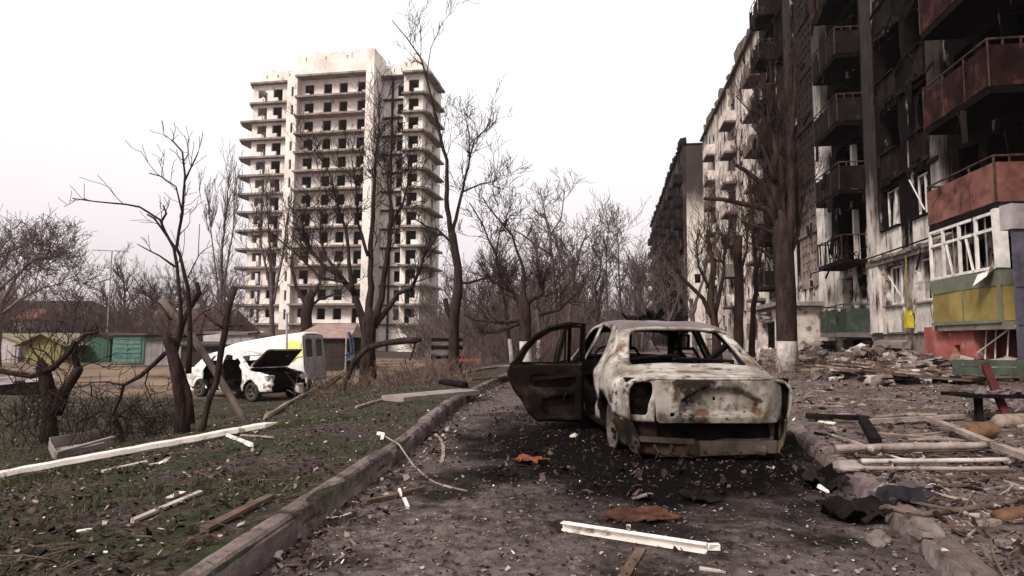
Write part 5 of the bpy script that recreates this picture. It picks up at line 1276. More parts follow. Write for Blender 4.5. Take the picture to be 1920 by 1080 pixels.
for i, (px, Y) in enumerate(spots):
    q = P(px + rng.uniform(-6, 6), 640, Y); loc = (q.x, Y, gz(q.x, Y)); left = px < 450
    sc = rng.uniform(.75, 1.25) * (.85 if left else 1.0) * Y / 62; lab = 'bare grey-brown tree in the thin wood behind the garages at left' if left else 'bare brown tree in the wood between the tower and the far block'
    grp = 'bare trees behind the garages' if left else 'bare trees of the central wood'
    if i < 4:
        c = protos[i]; c.location = loc; c.scale = (sc,) * 3; c['label'] = lab; c['group'] = grp
    else: copy_tree(protos[i % 4], loc, sc, rng.uniform(0, 6.3), lab, grp)
def thicket(name, px0, px1, Y0, Y1, cnt, h0, h1, mat, seed, tip=.010):
    rng = random.Random(seed); mb = MB()
    for _ in range(cnt):
        Y = rng.uniform(Y0, Y1); q = P(rng.uniform(px0, px1), 640, Y); z = gz(q.x, Y)
        grow(mb, (q.x, Y, z - .1), (rng.gauss(0, .45), rng.gauss(0, .45), 1), rng.uniform(h0, h1), tip * 1.6, 1, rng, .2, .6, 3, 3, .2, tip)
    tag(mb.build(name, mat), kind='stuff')
thicket('far_thicket', 780, 1215, 60, 110, 1800, 2.5, 7.5, K['bark_hazed'], 1, .020)
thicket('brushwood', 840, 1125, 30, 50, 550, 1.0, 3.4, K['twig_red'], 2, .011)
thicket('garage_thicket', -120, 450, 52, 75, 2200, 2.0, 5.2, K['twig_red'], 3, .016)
thicket('undergrowth', 20, 330, 10, 15, 170, .3, .8, K['bark'], 4, .005)
thicket('rubble_brushwood', 1410, 1800, 16.5, 21, 130, .2, .7, K['wood_brown'], 5, .007)
thicket('lawn_brushwood', 560, 900, 14, 26, 420, .2, .7, K['wood_brown'], 6, .007)

# ------------------------------------------------------------------ loose stuff on the ground
def chips(name, mats, cnt, region, s0, s1, seed, flat=.3, keep=None, curl=0., power=1.7, kind='stuff', wts=None):
    rng = random.Random(seed); mb = MB(); y0, y1, xa, xb = region; k_ = 0; tries = 0
    while k_ < cnt and tries < cnt * 6:
        tries += 1
        y = y0 + (y1 - y0) * rng.random() ** power; x = lerp(xa(y), xb(y), rng.random())
        if keep and not keep(x, y, rng): continue
        s_ = s0 * (s1 / s0) ** (rng.random() ** 2.0); z = gz(x, y) + (.006 if x > interp(XL, y) and x < interp(XR, y) else 0)
        mb.m = rng.choices(range(len(mats)), wts)[0] if wts else rng.randrange(len(mats)); a = rng.uniform(0, 6.28); ca, sa = math.cos(a), math.sin(a); asp = rng.uniform(.3, 1.)
        tx, ty = rng.gauss(0, flat), rng.gauss(0, flat)
        c4 = []
        for u, v in ((-1, -1), (1, -1), (1, 1), (-1, 1)):
            u *= s_ * rng.uniform(.6, 1.2); v *= s_ * asp * rng.uniform(.6, 1.2); X, Y_ = u * ca - v * sa, u * sa + v * ca
            c4.append(Vector((x + X, y + Y_, z + .004 + abs(tx * u) + tx * u + abs(ty * v) + ty * v + rng.uniform(0, s_ * .2))))
        b = len(mb.v); h_ = s_ * .35 * asp; mb.v += c4 + [q - Vector((0, 0, h_)) for q in c4]
        for f in ((0, 1, 2, 3), (0, 4, 5, 1), (1, 5, 6, 2), (2, 6, 7, 3), (3, 7, 4, 0)): mb._f(tuple(b + i for i in f))
        k_ += 1
    return tag(mb.build(name, mats), kind=kind)
def cmat(n_, c, var=.35): return M(n_, [(.3, tuple(q * (1 - var) for q in c)), (.7, tuple(q * (1 + var) for q in c))], 12, bump=0)
L1, L2, L3, L4, L5 = cmat('leaf_dark', (.022, .014, .012)), cmat('leaf_brown', (.075, .050, .042)), cmat('leaf_pale', (.28, .225, .20)), cmat('chip_grey', (.16, .130, .127)), cmat('chip_white', (.62, .56, .53), .2)
xl = lambda y: interp(XL, y); xr = lambda y: interp(XR, y)
chips('leaf_litter', [L1, L2, L3, L5], 42000, (1.9, 19, lambda y: xl(y) - .22 - 1.05 * y - 1, lambda y: xl(y) - .2), .004, .020, 1, .4, wts=(6, 5, 1.0, .16))
chips('road_gravel', [L1, L4, L2, L3, L5], 22000, (1.9, 18, lambda y: xl(y) + .03, lambda y: xr(y) - .02), .003, .013, 2, .3, wts=(5, 2.2, 3, .9, .16), keep=lambda x, y, r: ((x - 1.35) / 1.5) ** 2 + ((y - 6.9) / 2.5) ** 2 > 1 or r.random() < .25)
chips('kerbside_rubble', [L1, L4, L2, L3, L5], 1500, (2.2, 16, lambda y: xl(y) + .02, lambda y: xl(y) + .42), .006, .024, 3, .5, wts=(4, 3, 4, 1.5, .4), keep=lambda x, y, r: r.random() < (1 - (x - xl(y)) / .42))
chips('yard_debris', [L1, L4, L2, L3, L5], 30000, (2., 24, lambda y: xr(y) + .14, lambda y: xr(y) + 1.0 + .75 * y), .005, .026, 4, .4, wts=(5, 3.2, 5, 1.5, .2))
chips('soot_crumbs', [K['charred'], L1, L2], 2600, (4.6, 10.5, lambda y: -.3, lambda y: 3.2), .006, .03, 5, .5, power=1.1)
def grass():
    rng = random.Random(12); mb = MB(); n = 0; t = 0
    while n < 30000 and t < 300000:
        t += 1; y = 2.0 + 15 * rng.random() ** 1.5; x = xl(y) - .22 - (1.0 * y + 1) * rng.random()
        d = xl(y) - x
        v = noise.noise(Vector((x * .55, y * .8, 2.))) + .4 * noise.noise(Vector((x * 2.2, y * 2.6, 5.)))
        band = math.exp(-((d - (.55 * y - .4)) / (.30 * y + .3)) ** 2)
        if v + band * .62 - .35 < rng.random() * .45: continue
        z = gz(x, y); h = rng.uniform(.012, .042); a = rng.uniform(0, 6.28); w_ = rng.uniform(.002, .005) * (1 + y * .06)
        lx, ly = rng.gauss(0, .5) * h, rng.gauss(0, .5) * h; b = len(mb.v)
        mb.v += [Vector((x - w_ * math.cos(a), y - w_ * math.sin(a), z - .005)), Vector((x + w_ * math.cos(a), y + w_ * math.sin(a), z - .005)), Vector((x + lx, y + ly, z + h))]
        mb.m = 0 if rng.random() < .7 else 1; mb._f((b, b + 1, b + 2)); n += 1
    tag(mb.build('grass', [cmat('grass_green', (.036, .046, .015), .45), cmat('grass_olive', (.075, .075, .032), .35)]), kind='stuff')
grass()
def yard_twigs(name, cnt, region, seed, m, l0, l1, r):
    rng = random.Random(seed); mb = MB(); y0, y1, xa, xb = region
    for _ in range(cnt):
        y = y0 + (y1 - y0) * rng.random() ** 1.4; x = lerp(xa(y), xb(y), rng.random()); a = rng.gauss(0, .8) + rng.choice([0, 3.14]); L_ = rng.uniform(l0, l1)
        pts = []
        for i in range(4): xx, yy = x + math.cos(a) * L_ * i / 3 + rng.gauss(0, .02), y + math.sin(a) * L_ * i / 3 + rng.gauss(0, .02); pts.append(Vector((xx, yy, gz(xx, yy) + .02 + rng.uniform(0, .03))))
        mb.tube(pts, [r * rng.uniform(.6, 1.3)] * 3 + [r * .4], 4)
    tag(mb.build(name, m), kind='stuff')
yard_twigs('twig_litter', 380, (2.4, 17, lambda y: xl(y) - .9 * y - 1, lambda y: xl(y) - .3), 31, K['wood_brown'], .05, .32, .0035)
yard_twigs('splinter_litter', 420, (3.2, 21, lambda y: xr(y) + .3, lambda y: xr(y) + 1 + .7 * y), 32, K['wood_brown'], .1, .8, .010)
yard_twigs('pale_splinter_litter', 170, (3.2, 21, lambda y: xr(y) + .3, lambda y: xr(y) + 1 + .7 * y), 33, K['wood_pale'], .1, .7, .010)
# broken masonry: lumps and slabs in the yard and heaped against the wall (nobody could count them)
def rubble():
    rng = random.Random(51); mb = MB(); mats = [K['stone'], K['concrete'], K['charred'], K['wood_brown'], K['plaster_chip'], K['rust'], K['wood_orange']]
    random.seed(99)
    def lump(x, y, s_, lift=0.):
        mb.m = rng.choices(range(7), (4, 4, 3, 4, .8, .5, .15) if lift == 0 else (4, 5, 2.5, 4, 2.6, .5, .1))[0]
        z = gz(x, y) + lift
        if rng.random() < .5: mb.rock((x, y, z + s_ * .15), s_, .55, 1)
        else:
            rot = Matrix.Rotation(rng.uniform(0, 6.3), 3, 'Z') @ Matrix.Rotation(rng.gauss(0, .35), 3, 'X') @ Matrix.Rotation(rng.gauss(0, .35), 3, 'Y')
            mb.box((x, y, z + s_ * .2), (s_ * rng.uniform(1, 2.6), s_ * rng.uniform(.6, 1.2), s_ * rng.uniform(.15, .6)), rot, s_ * .12)
    for _ in range(520):
        y = 3.5 + 17 * rng.random() ** 1.1; x = xr(y) + .2 + rng.random() * (1.2 + .62 * y); lump(x, y, rng.uniform(.015, .055) * (1 + y * .04))
    for _ in range(1500):     # heap at the foot of the wall
        y = rng.uniform(13.5, 34); d = abs(rng.gauss(0, 1.3)); wx = 10.2 + SL * y - .2; x = wx - d - (1.1 if y < 19 else .1)
        if 24.3 < y < 28.6 and d < 1.6: continue
        lump(x, y, rng.uniform(.06, .32), max(.001, (.45 if y < 22 else .8) - d * .3) * rng.random())
    tag(mb.build('rubble', mats), kind='stuff')
rubble()
def heap_planks():
    rng = random.Random(61); mb = MB(); mats = [K['wood_brown'], K['wood_pale'], K['charred'], K['rust']]
    for _ in range(260):
        y = rng.uniform(13.2, 25); wx = 10.2 + SL * y - .3; x = wx - rng.uniform(.4, 3.6); a = rng.gauss(.0, .45) + rng.choice([0, math.pi]); L_ = rng.uniform(.5, 2.2); d = Vector((math.cos(a), math.sin(a), rng.gauss(.03, .1)))
        mb.m = rng.choices(range(4), (4, 2.2, 2, .6))[0]; c = Vector((x, y, gz(x, y) + rng.uniform(.05, .28))); mb.beam(c - d * L_ / 2, c + d * L_ / 2, rng.uniform(.04, .14), rng.uniform(.02, .05), jit=.01)
    tag(mb.build('splintered_boards', mats), kind='stuff')
heap_planks()

# ------------------------------------------------------------------ single things on the ground
def stick(name, label, cat, pxs, w_, h_, mat, group=None, lift=.0, kind='beam', n=8, jit=.004):
    """a straight or bent piece through ground points under the given pixels"""
    pts = []
    for q in pxs:
        p = G(q[0], q[1], lift + h_ / 2 + (q[2] if len(q) > 2 else 0)); pts.append(p)
    mb = MB()
    if kind == 'beam':
        for a, b in zip(pts, pts[1:]): mb.beam(a, b, w_, h_, jit=jit)
    else:
        fine = [pts[0]]
        for a, b in zip(pts, pts[1:]):
            k_ = max(1, min(7, int((b - a).length / max(.12, w_ * .8))))
            for j in range(1, k_ + 1): fine.append(a.lerp(b, j / k_) + Vector((random.uniform(-1, 1), random.uniform(-1, 1), random.uniform(-.5, .5))) * w_ * .09)
        mb.tube(fine, [w_ / 2 * random.uniform(.82, 1.08) for _ in fine], n, True, .10 if w_ < .09 else .2)
    return thing_mb(mb, name, mat, label, cat, pts[0], group, kind == 'tube' )
def long_trim():
    a, b = G(-160, 918, .06), G(497, 797, .05); N = 26; mb = MB(); sd_ = (b - a).cross(Vector((0, 0, 1))).normalized(); rng = random.Random(3)
    secs = []
    for i in range(N + 1):
        p = a.lerp(b, i / N); p.z = max(p.z, gz(p.x, p.y) + .035) + rng.uniform(-.004, .004); t = i / N
        w_ = .052 + (rng.uniform(-.008, .008) if t > .55 else 0); secs.append((p, w_))
    rings = []
    for p, w_ in secs:
        b0 = len(mb.v); mb.v += [p - sd_ * w_ + Vector((0, 0, -.03)), p - sd_ * w_ + Vector((0, 0, .02)), p - sd_ * w_ * .8 + Vector((0, 0, .032)), p + sd_ * w_ * .8 + Vector((0, 0, .032)), p + sd_ * w_ + Vector((0, 0, .02)), p + sd_ * w_ + Vector((0, 0, -.03))]; rings.append(b0)
    for r0, r1 in zip(rings, rings[1:]):
        for j in range(5): mb._f((r0 + j, r0 + j + 1, r1 + j + 1, r1 + j))
    mb._f(tuple(rings[0] + j for j in range(6))); e_ = rings[-1]; q = len(mb.v); mb.v += [secs[-1][0] + (b - a).normalized() * .16 - sd_ * .05]
    for j in range(5): mb._f((e_ + j, e_ + j + 1, q))
    thing_mb(mb, 'trim_board', K['white_trim'], 'very long white trim board lying across the grass from the left edge', 'board', a)
long_trim()
stick('trim_scrap', 'short pale green-white trim scrap on the grass below the long white board', 'scrap', [(192, 884), (276, 866)], .05, .015, K['plaster_chip'])
stick('trim_scrap', 'small bent pale scrap just right of the green-white trim scrap', 'scrap', [(280, 872), (306, 868), (318, 858)], .035, .015, K['plaster_chip'])
stick('stake', 'thin white split stake crossing behind the end of the long white board', 'stick', [(426, 816), (472, 834)], .03, .03, K['white_trim'], lift=.02)
stick('stake', 'very thin pale stake pointing right from the end of the long board', 'stick', [(452, 815), (512, 819)], .014, .014, K['wood_pale'], lift=.03)
stick('lath', 'straight pale lath lying on the lawn in the left foreground', 'stick', [(248, 977), (378, 922)], .022, .02, K['plaster_chip'], lift=.01)
stick('shard', 'small white shard beside the upper end of the pale lath', 'scrap', [(318, 934), (343, 922)], .04, .01, K['white_trim'])
stick('shard', 'small white shard alone on the litter near the left bottom corner', 'scrap', [(145, 998), (170, 992)], .03, .01, K['white_trim'])
stick('board', 'weathered brown board lying on the lawn near the kerb', 'board', [(384, 993), (508, 930)], .05, .025, K['wood_brown'], lift=.01)
stick('twig', 'curled dry twig by the kerb edge above the brown board', 'stick', [(502, 942), (530, 936), (560, 930)], .010, .01, K['wood_brown'], kind='tube')
stick('dry_leaf', 'single curled pale leaf standing on the litter beside the kerb', 'leaf', [(553, 916), (556, 900), (560, 895)], .02, .006, K['wood_pale'])
stick('branch', 'long fallen branch lying from the white board up towards the centre tree', 'branch', [(500, 782), (548, 752), (600, 724, .02), (636, 704, .1), (664, 676, .22)], .10, .07, K['deadwood'], kind='tube')
px_tree('broken_limb', 'dark broken limb arching against the foot of the centre tree', 'branch', 22, [([(640, 706), (664, 676), (690, 652), (730, 642), (778, 638)], 9, 13, 6), ([(778, 638), (776, 655), (768, 676)], 6, 3, 3), ([(600, 738), (640, 706)], 3, 4, 3), ([(690, 655), (664, 662), (620, 672)], 3, 1.5, 3)], 71, (.8, 1, 4), 'bark')
stick('pole', 'pale fallen pole lying on the grass left of the path end', 'pole', [(668, 764), (742, 742), (800, 738)], .05, .05, K['wood_pale'], kind='tube')
stick('concrete_strip', 'long flat concrete strip sunk in the ground before the kerb bend', 'slab', [(736, 748), (880, 744)], .5, .08, K['concrete'])
stick('log', 'short dark charred log lying left of the kerb bend', 'log', [(828, 716), (872, 722)], .16, .12, K['charred'], kind='tube')
stick('pole', 'long reddish-grey pole lying towards the open car door', 'pole', [(870, 698), (930, 688), (1000, 684)], .09, .08, K['wood_pale'], kind='tube')
stick('pole', 'dark plank lying behind the kerb bend', 'board', [(880, 712), (930, 708), (975, 704)], .2, .06, K['wood_brown'])
def trough():
    a, b, c, d = G(98, 818), G(215, 805), G(200, 840), G(120, 862)
    mb = MB(); base = G(98, 840)
    A, B = G(92, 842, .02), G(205, 822, .02); C, D = G(212, 836, .01), G(104, 862, .01)
    up = Vector((0, 0, .16)); th = .02
    mb.beam(D, C, .02, .14); mb.beam(A + up * .6, B + up * .6, .02, .16); mb.beam(A + up * .4, D + up * .2, .02, .12); mb.quad(A, D, C, B)
    mb.beam(D + up * .5, C + up * .75, .05, .03)
    thing_mb(mb, 'trough', K['concrete'], 'grey sheet-metal trough half sunk in the litter above the long white board', 'trough', base)
trough()
# on the road
def gutter_trim():
    a, b = G(1056, 984, .035), G(1326, 1026, .03); mb = MB(); sd_ = (b - a).cross(Vector((0, 0, 1))).normalized()
    mb.beam(a, b, .012, .044); o = Vector((0, 0, .020))
    mb.beam(a + o + sd_ * .022, b + o + sd_ * .018, .042, .008, jit=.002); mb.beam(a - o + sd_ * .02, b - o + sd_ * .02, .045, .008, jit=.002)
    m_ = a.lerp(b, .48); mb.beam(m_ + Vector((0, 0, .03)), m_ + Vector((0, 0, .055)), .012, .02)
    mb.beam(b, b + Vector((.07, .02, -.005)), .02, .03, jit=.008)
    thing_mb(mb, 'channel_trim', K['white_trim'], 'white channel-shaped trim lying on the asphalt in front of the burned car', 'trim', a)
gutter_trim()
stick('bent_rod', 'long thin bent pale rod reaching from the lawn over the kerb onto the road', 'rod', [(722, 818, .03), (748, 846, .02), (776, 874, .01), (800, 894), (816, 905), (845, 914), (876, 921)], .016, .014, K['wood_pale'], kind='tube')
stick('bracket', 'small white plastic bracket at the lawn end of the bent rod', 'bracket', [(709, 812), (718, 815), (716, 824)], .03, .03, K['white_trim'])
stick('curved_strip', 'curved pale plastic strip lying at the foot of the kerb', 'strip', [(815, 814), (825, 822), (831, 836), (831, 852), (828, 867)], .03, .012, K['wood_pale'])
stick('batten', 'grey splintered batten lying at the left side of the road', 'batten', [(684, 942), (738, 930), (796, 915)], .035, .03, K['wood_brown'], lift=.005)
stick('peg', 'short white peg crossing the grey batten', 'peg', [(748, 918), (752, 928)], .016, .016, K['white_trim'], lift=.03)
stick('peg', 'short white peg just below the grey batten', 'peg', [(757, 934), (765, 952)], .022, .02, K['white_trim'])
stick('strip', 'small white curved sliver by the kerb foot in the foreground', 'scrap', [(612, 971), (636, 970), (658, 962)], .014, .01, K['white_trim'])
stick('stick', 'short dark stick on the asphalt right of the orange plate', 'stick', [(1030, 894), (1072, 896)], .02, .02, K['charred'])
stick('cable', 'thin dark wire curling beside the end of the bent rod', 'wire', [(832, 936), (856, 929), (876, 922), (900, 908), (915, 906)], .007, .007, K['charred'], kind='tube')
stick('strap', 'dark flat strap on the asphalt below the white channel trim', 'strap', [(1202, 1030), (1190, 1050), (1168, 1085)], .05, .012, K['wood_brown'])
stick('shard', 'white shard at the bottom edge right of the strap', 'scrap', [(1312, 1066), (1360, 1072)], .03, .012, K['plaster_chip'])
def crumple(name, label, cat, px, py, w_, d_, h_, mat, seed, n=7):
    rng = random.Random(seed); c = G(px, py); mb = MB(); o = Vector((rng.uniform(0, 50), 0, 0))
    for i in range(n + 1):
        for j in range(n + 1):
            x = (i / n - .5) * w_; y = (j / n - .5) * d_; k_ = noise.noise(Vector((x * 7, y * 7, 0)) + o); q = noise.noise(Vector((x * 16, y * 16, 5)) + o)
            mb.v.append(Vector((c.x + x * (1 + .35 * q), c.y + y * (1 + .4 * k_), gz(c.x + x, c.y + y) + .012 + h_ * max(0, .45 + k_ + .35 * q))))
    for i in range(n):
        for j in range(n):
            ii, jj = i / n - .5, j / n - .5
            if ii * ii + jj * jj > .17 + .12 * noise.noise(Vector((i * .9, j * .9, seed))): continue
            a = i * (n + 1) + j; mb._f((a, a + n + 1, a + n + 2, a + 1))
    o_ = thing_mb(mb, name, mat, label, cat, c); md = o_.modifiers.new('t', 'SOLIDIFY'); md.thickness = .008; return o_
crumple('rusty_plate', 'crumpled orange rusty plate on the road left of the burned car', 'metal plate', 990, 870, .34, .34, .07, K['orange_rust'], 2, 8)
crumple('rusty_pan', 'flat rust-brown pan on the asphalt behind the white channel trim', 'metal pan', 1195, 974, .50, .36, .05, K['rust'], 4, 9)
crumple('grey_plate', 'small grey metal flap on the soot just behind the rusty pan', 'metal plate', 1200, 938, .16, .16, .04, K['stone'], 5)
crumple('dark_scrap', 'dark torn scrap on the soot between car and white trim', 'scrap', 1310, 940, .30, .34, .07, K['charred'], 6, 8)
crumple('dark_scrap', 'small dark scrap left of the orange rusty plate', 'scrap', 966, 868, .08, .08, .03, K['charred'], 7)
crumple('dark_scrap', 'torn black and white scrap heap at the inner foot of the right kerb', 'scrap', 1590, 975, .42, .5, .12, K['charred'], 8, 10)
crumple('dark_scrap', 'crushed dark scrap leaning on the right kerb beside the car bumper', 'scrap', 1540, 920, .36, .36, .12, K['charred'], 9, 9)
def rock_at(label, px, py, r, seed, mat='stone'):
    random.seed(seed); c = G(px, py); mb = MB(); mb.rock((c.x, c.y, c.z + r * .3), r, .6, 3); thing_mb(mb, 'rock', K[mat], label, 'rock', c, None, False)
rock_at('tan rock on the asphalt in front of the broken right kerb', 1645, 1020, .075, 1)
rock_at('grey rock on top of the kerbside in the right foreground', 1735, 1004, .085, 2)
rock_at('pale lump of concrete at the right kerb near the fallen pipes', 1592, 884, .10, 3, 'concrete')
rock_at('pale grey stone at the kerb foot in the left foreground', 521, 1046, .035, 4, 'plaster_chip')
rock_at('small white stone under the rear bumper of the burned car', 1240, 856, .035, 5, 'white_trim')
rock_at('white stone on the road left of the burned car', 1077, 820, .05, 6, 'plaster_chip')
stick('white_chip', 'bright white splinter on the yard in the right foreground', 'scrap', [(1768, 1030), (1790, 1039)], .022, .015, K['white_trim'])
stick('white_chip', 'bright white splinter on the scrap by the right kerb', 'scrap', [(1535, 911), (1553, 922)], .02, .02, K['white_trim'], lift=.08)
stick('white_chip', 'white splinter on the yard behind the right car corner', 'scrap', [(1536, 790), (1566, 794)], .05, .02, K['white_trim'])
stick('dark_strip', 'black flat strip lying on the open yard before the pipes', 'scrap', [(1776, 912), (1800, 909), (1838, 919)], .05, .015, K['charred'])
# fallen pipe frames in the yard
stick('fallen_pipe', 'thickest pale double rail of the fallen frame in the yard', 'pipe', [(1568, 840), (1700, 838), (1856, 835)], .07, .05, K['wood_pale'], 'fallen pipes in the yard', .08, 'tube')
stick('fallen_pipe', 'lower rail lying right below the thickest double rail', 'pipe', [(1566, 848), (1700, 846), (1840, 843)], .045, .04, K['wood_brown'], 'fallen pipes in the yard', .02, 'tube')
stick('fallen_pipe', 'bright upper rail of the pipe pair in front of the double rail', 'pipe', [(1616, 865), (1750, 864), (1900, 862)], .042, .04, K['plaster_chip'], 'fallen pipes in the yard', .03, 'tube')
stick('fallen_pipe', 'brown lower rail of the pipe pair in front of the double rail', 'pipe', [(1616, 878), (1750, 879), (1890, 878)], .038, .03, K['wood_pale'], 'fallen pipes in the yard', .02, 'tube')
stick('fallen_beam', 'pale angled beam coming from the yard to the right edge above the rails', 'beam', [(1738, 784, .04), (1800, 808, .04), (1860, 832, .05), (1940, 862, .05)], .08, .05, K['wood_pale'], None, .05)
stick('fallen_beam', 'long pale pole lying straight across the yard behind the rails', 'beam', [(1626, 790), (1740, 784), (1850, 778), (1930, 774)], .07, .05, K['wood_pale'], None, .03)
stick('bent_bar', 'black bent frame bar lying behind the right kerb', 'frame', [(1512, 780), (1560, 782), (1616, 784), (1630, 806), (1642, 828)], .10, .07, K['charred'], None, .03)
stick('lath', 'thin pale lath leaning on the left end of the double rail', 'stick', [(1562, 815, .02), (1600, 828, .06), (1636, 843, .1)], .022, .02, K['plaster_chip'])
stick('lath', 'bent white strip looping between the rails', 'strip', [(1660, 852), (1690, 860), (1720, 862), (1733, 858), (1728, 850), (1700, 851)], .02, .012, K['plaster_chip'], lift=.02, kind='tube')
stick('pole', 'thin pole running out of the right edge below the rails', 'pole', [(1810, 880), (1870, 890), (1940, 902)], .022, .02, K['wood_pale'], kind='tube')
stick('pole', 'lowest thin pole leaving the right edge below the rails', 'pole', [(1840, 890), (1890, 904), (1940, 920)], .022, .02, K['wood_pale'], kind='tube')
stick('hose', 'dark hose curving from the right edge to the broken kerb', 'hose', [(1950, 926), (1880, 946), (1790, 958), (1720, 966), (1665, 968), (1638, 958), (1645, 948), (1690, 946)], .035, .03, K['wood_brown'], kind='tube')
stick('cable', 'thin dark cable drooping over the right kerb onto the road', 'cable', [(1478, 918), (1510, 940), (1545, 952), (1600, 955), (1640, 956)], .012, .012, K['charred'], kind='tube')
cr_ = crumple('torn_cloth', 'dark blue-black torn cloth bundled in the loop of the hose', 'cloth', 1682, 944, .52, .30, .07, M('blue_black_cloth', [(.3, (.005, .0045, .006)), (.7, (.030, .026, .033))], 8, bump=.5), 14, 12)
stick('log', 'orange-brown broken log at the right edge below the hose', 'log', [(1872, 968), (1905, 962), (1950, 954)], .10, .08, K['wood_orange'], kind='tube')
stick('board', 'short pale board in front of the orange log', 'board', [(1822, 966), (1850, 964)], .04, .015, K['plaster_chip'])
stick('board', 'pale splintered board against the lower side of the orange log', 'board', [(1840, 984), (1880, 976)], .05, .02, K['wood_pale'])
stick('log', 'reddish-brown round log lying before the bench', 'log', [(1812, 812), (1838, 806), (1862, 806)], .20, .16, K['wood_orange'], kind='tube')
stick('log', 'long pale log lying under the bench at the right edge', 'log', [(1868, 792), (1900, 790), (1950, 788)], .16, .12, K['deadwood'], kind='tube')
def bench():
    Y = 8.2; a = P(1822, 745, Y); T = empty('bench', 'park bench with a green plank back and a red slanted post at the right edge', 'bench', (a.x, Y, gz(a.x, Y)), R(-2)); z = lambda py: P(1850, py, Y).z - T.location.z
    wd = 1.6; mb = MB(); bx(mb, -.02, wd, .28, .32, z(705), z(690)); bx(mb, -.02, wd, .285, .325, z(689), z(676)); mb.build('backrest', greenR, T)
    mb = MB()
    for i in range(3): bx(mb, -.22, wd, -.25 + i * .18, -.10 + i * .18, z(744), z(744) + .045, .006)
    mb.build('seat', K['charred'], T)
    for x in (.0, 1.35): mb = MB(); bx(mb, x, x + .07, -.1, -.03, -.1, z(744)); mb.build('leg', K['charred'], T)
    for x in (.27, 1.5): mb = MB(); mb.beam((x + .12, .33, z(678)), (x + .0, -.28, -.05), .09, .05); mb.build('post', dredM, T)
    mb = MB()
    for i in range(16): q = Vector((random.uniform(-.1, 1.4), random.uniform(-.2, .2), z(744) + .07)); mb.box(q, (random.uniform(.05, .2), .1, .04), Matrix.Rotation(random.uniform(0, 3), 3, 'Z'), .02)
    tag(mb.build('debris_on_bench', K['stone']), kind='stuff')
    bpy.context.view_layer.update(); mb_o = scn.collection.objects['debris_on_bench']; mb_o.matrix_world = T.matrix_world.copy()
bench()
# grey-blue upright at the right edge (near entrance canopy post) 
def upright():
    Y = 13.4; a, b = P(1914, 700, Y), P(1950, 700, Y); T = empty('entrance_screen', 'blue-grey painted metal entrance screen at the right edge before the balconies', 'screen', (a.x, Y, gz(a.x, Y)))
    zt = P(1903, 382, Y).z - T.location.z; w_ = b.x - a.x
    mb = MB(); bx(mb, 0, w_, 0, .06, -.1, zt - .55, .004); mb.build('panel', blueg, T)
    mb = MB(); bx(mb, -.04, w_, -.05, .3, zt - .54, zt, .01); mb.build('header', h_grey, T)
    mb = MB()
    for z in (.4, 1.2, 2.0): bx(mb, .0, w_, -.02, -.003, z, z + .05)
    mb.build('batten', blueg, T)
upright()
# middle distance
def playhouse():
    Y = 24; a = P(808, 690, Y); T = empty('plank_barrier', 'dark plank barrier with grey and red boards right of the centre tree', 'barrier', (a.x, Y, gz(a.x, Y)))
    z = lambda py: P(820, py, Y).z - T.location.z; w_ = P(866, 690, Y).x - a.x
    mb = MB()
    for x in (.02, w_ / 2, w_ - .05): bx(mb, x, x + .08, .03, .1, -.3, z(626))
    mb.build('post', K['wood_brown'], T)
    for py, m_ in ((634, 'charred'), (641, 'stone'), (649, 'charred'), (658, 'stone'), (667, 'charred')): mb = MB(); bx(mb, 0, w_, 0, .025, z(py + 6), z(py), .01); mb.build('plank', K[m_], T)
    mb = MB(); mb.beam((w_ * .6, -.05, z(676)), (w_ * 1.6, -.1, z(674)), .06, .08); mb.beam((w_ * .8, -.05, z(700)), (w_ * 1.1, -.05, z(650)), .04, .04); mb.build('red_bar', redM, T)
playhouse()
def low_fence(name, label, px0, px1, pyt, pyb, Y, mat, gap=.0, n=20):
    a, b = P(px0, pyb, Y), P(px1, pyb, Y); T = empty(name, label, 'fence', (a.x, Y, gz(a.x, Y))); zt = P((px0 + px1) / 2, pyt, Y).z - T.location.z; w_ = b.x - a.x; rng = random.Random(px0)
    mb = MB(); s_ = w_ / n
    for i in range(n):
        if rng.random() < .08: continue
        bx(mb, i * s_ + gap * s_ * .5, (i + 1) * s_ - gap * s_ * .5 - .004, 0, .03, .05, zt + rng.uniform(-.04, .04), .008)
    mb.build('panel', mat, T); mb = MB()
    bx(mb, 0, w_, .032, .07, zt * .8, zt * .8 + .06); bx(mb, 0, w_, .032, .07, .2, .26); mb.build('rail', mat, T)
dullred = M('dull_red_fence', [(.3, (.07, .022, .02)), (.7, (.17, .06, .05))], 2, bump=.2)
low_fence('fence', 'dull red plank fence seen through the trees behind the open car door', 1010, 1110, 618, 662, 40, dullred, .1, 26)
low_fence('fence', 'low broken grey slatted fence at the foot of the central wood', 796, 960, 654, 664, 34, K['stone'], .3, 40)
low_fence('fence', 'short red fence piece left of the dull red fence', 930, 985, 628, 652, 44, dullred, .2, 14)
def mast():
    Y = 55; p = P(200, 640, Y); T = empty('antenna_mast', 'thin antenna mast with a wide crossbar above the garages', 'antenna', (p.x, Y, gz(p.x, Y))); h = P(200, 470, Y).z - T.location.z
    mb = MB(); mb.tube([(0, 0, -.2), (0, 0, h)], .055, 6); mb.build('pole', h_grey, T)
    mb = MB(); mb.tube([(-1.75, 0, h + .05), (0, 0, h), (1.5, 0, h - .1)], .04, 5); 
    for x in (-1.2, -.6, .5, 1.0): mb.tube([(x, -.3, h), (x, .3, h)], .02, 4)
    mb.build('crossbar', h_grey, T)
mast()
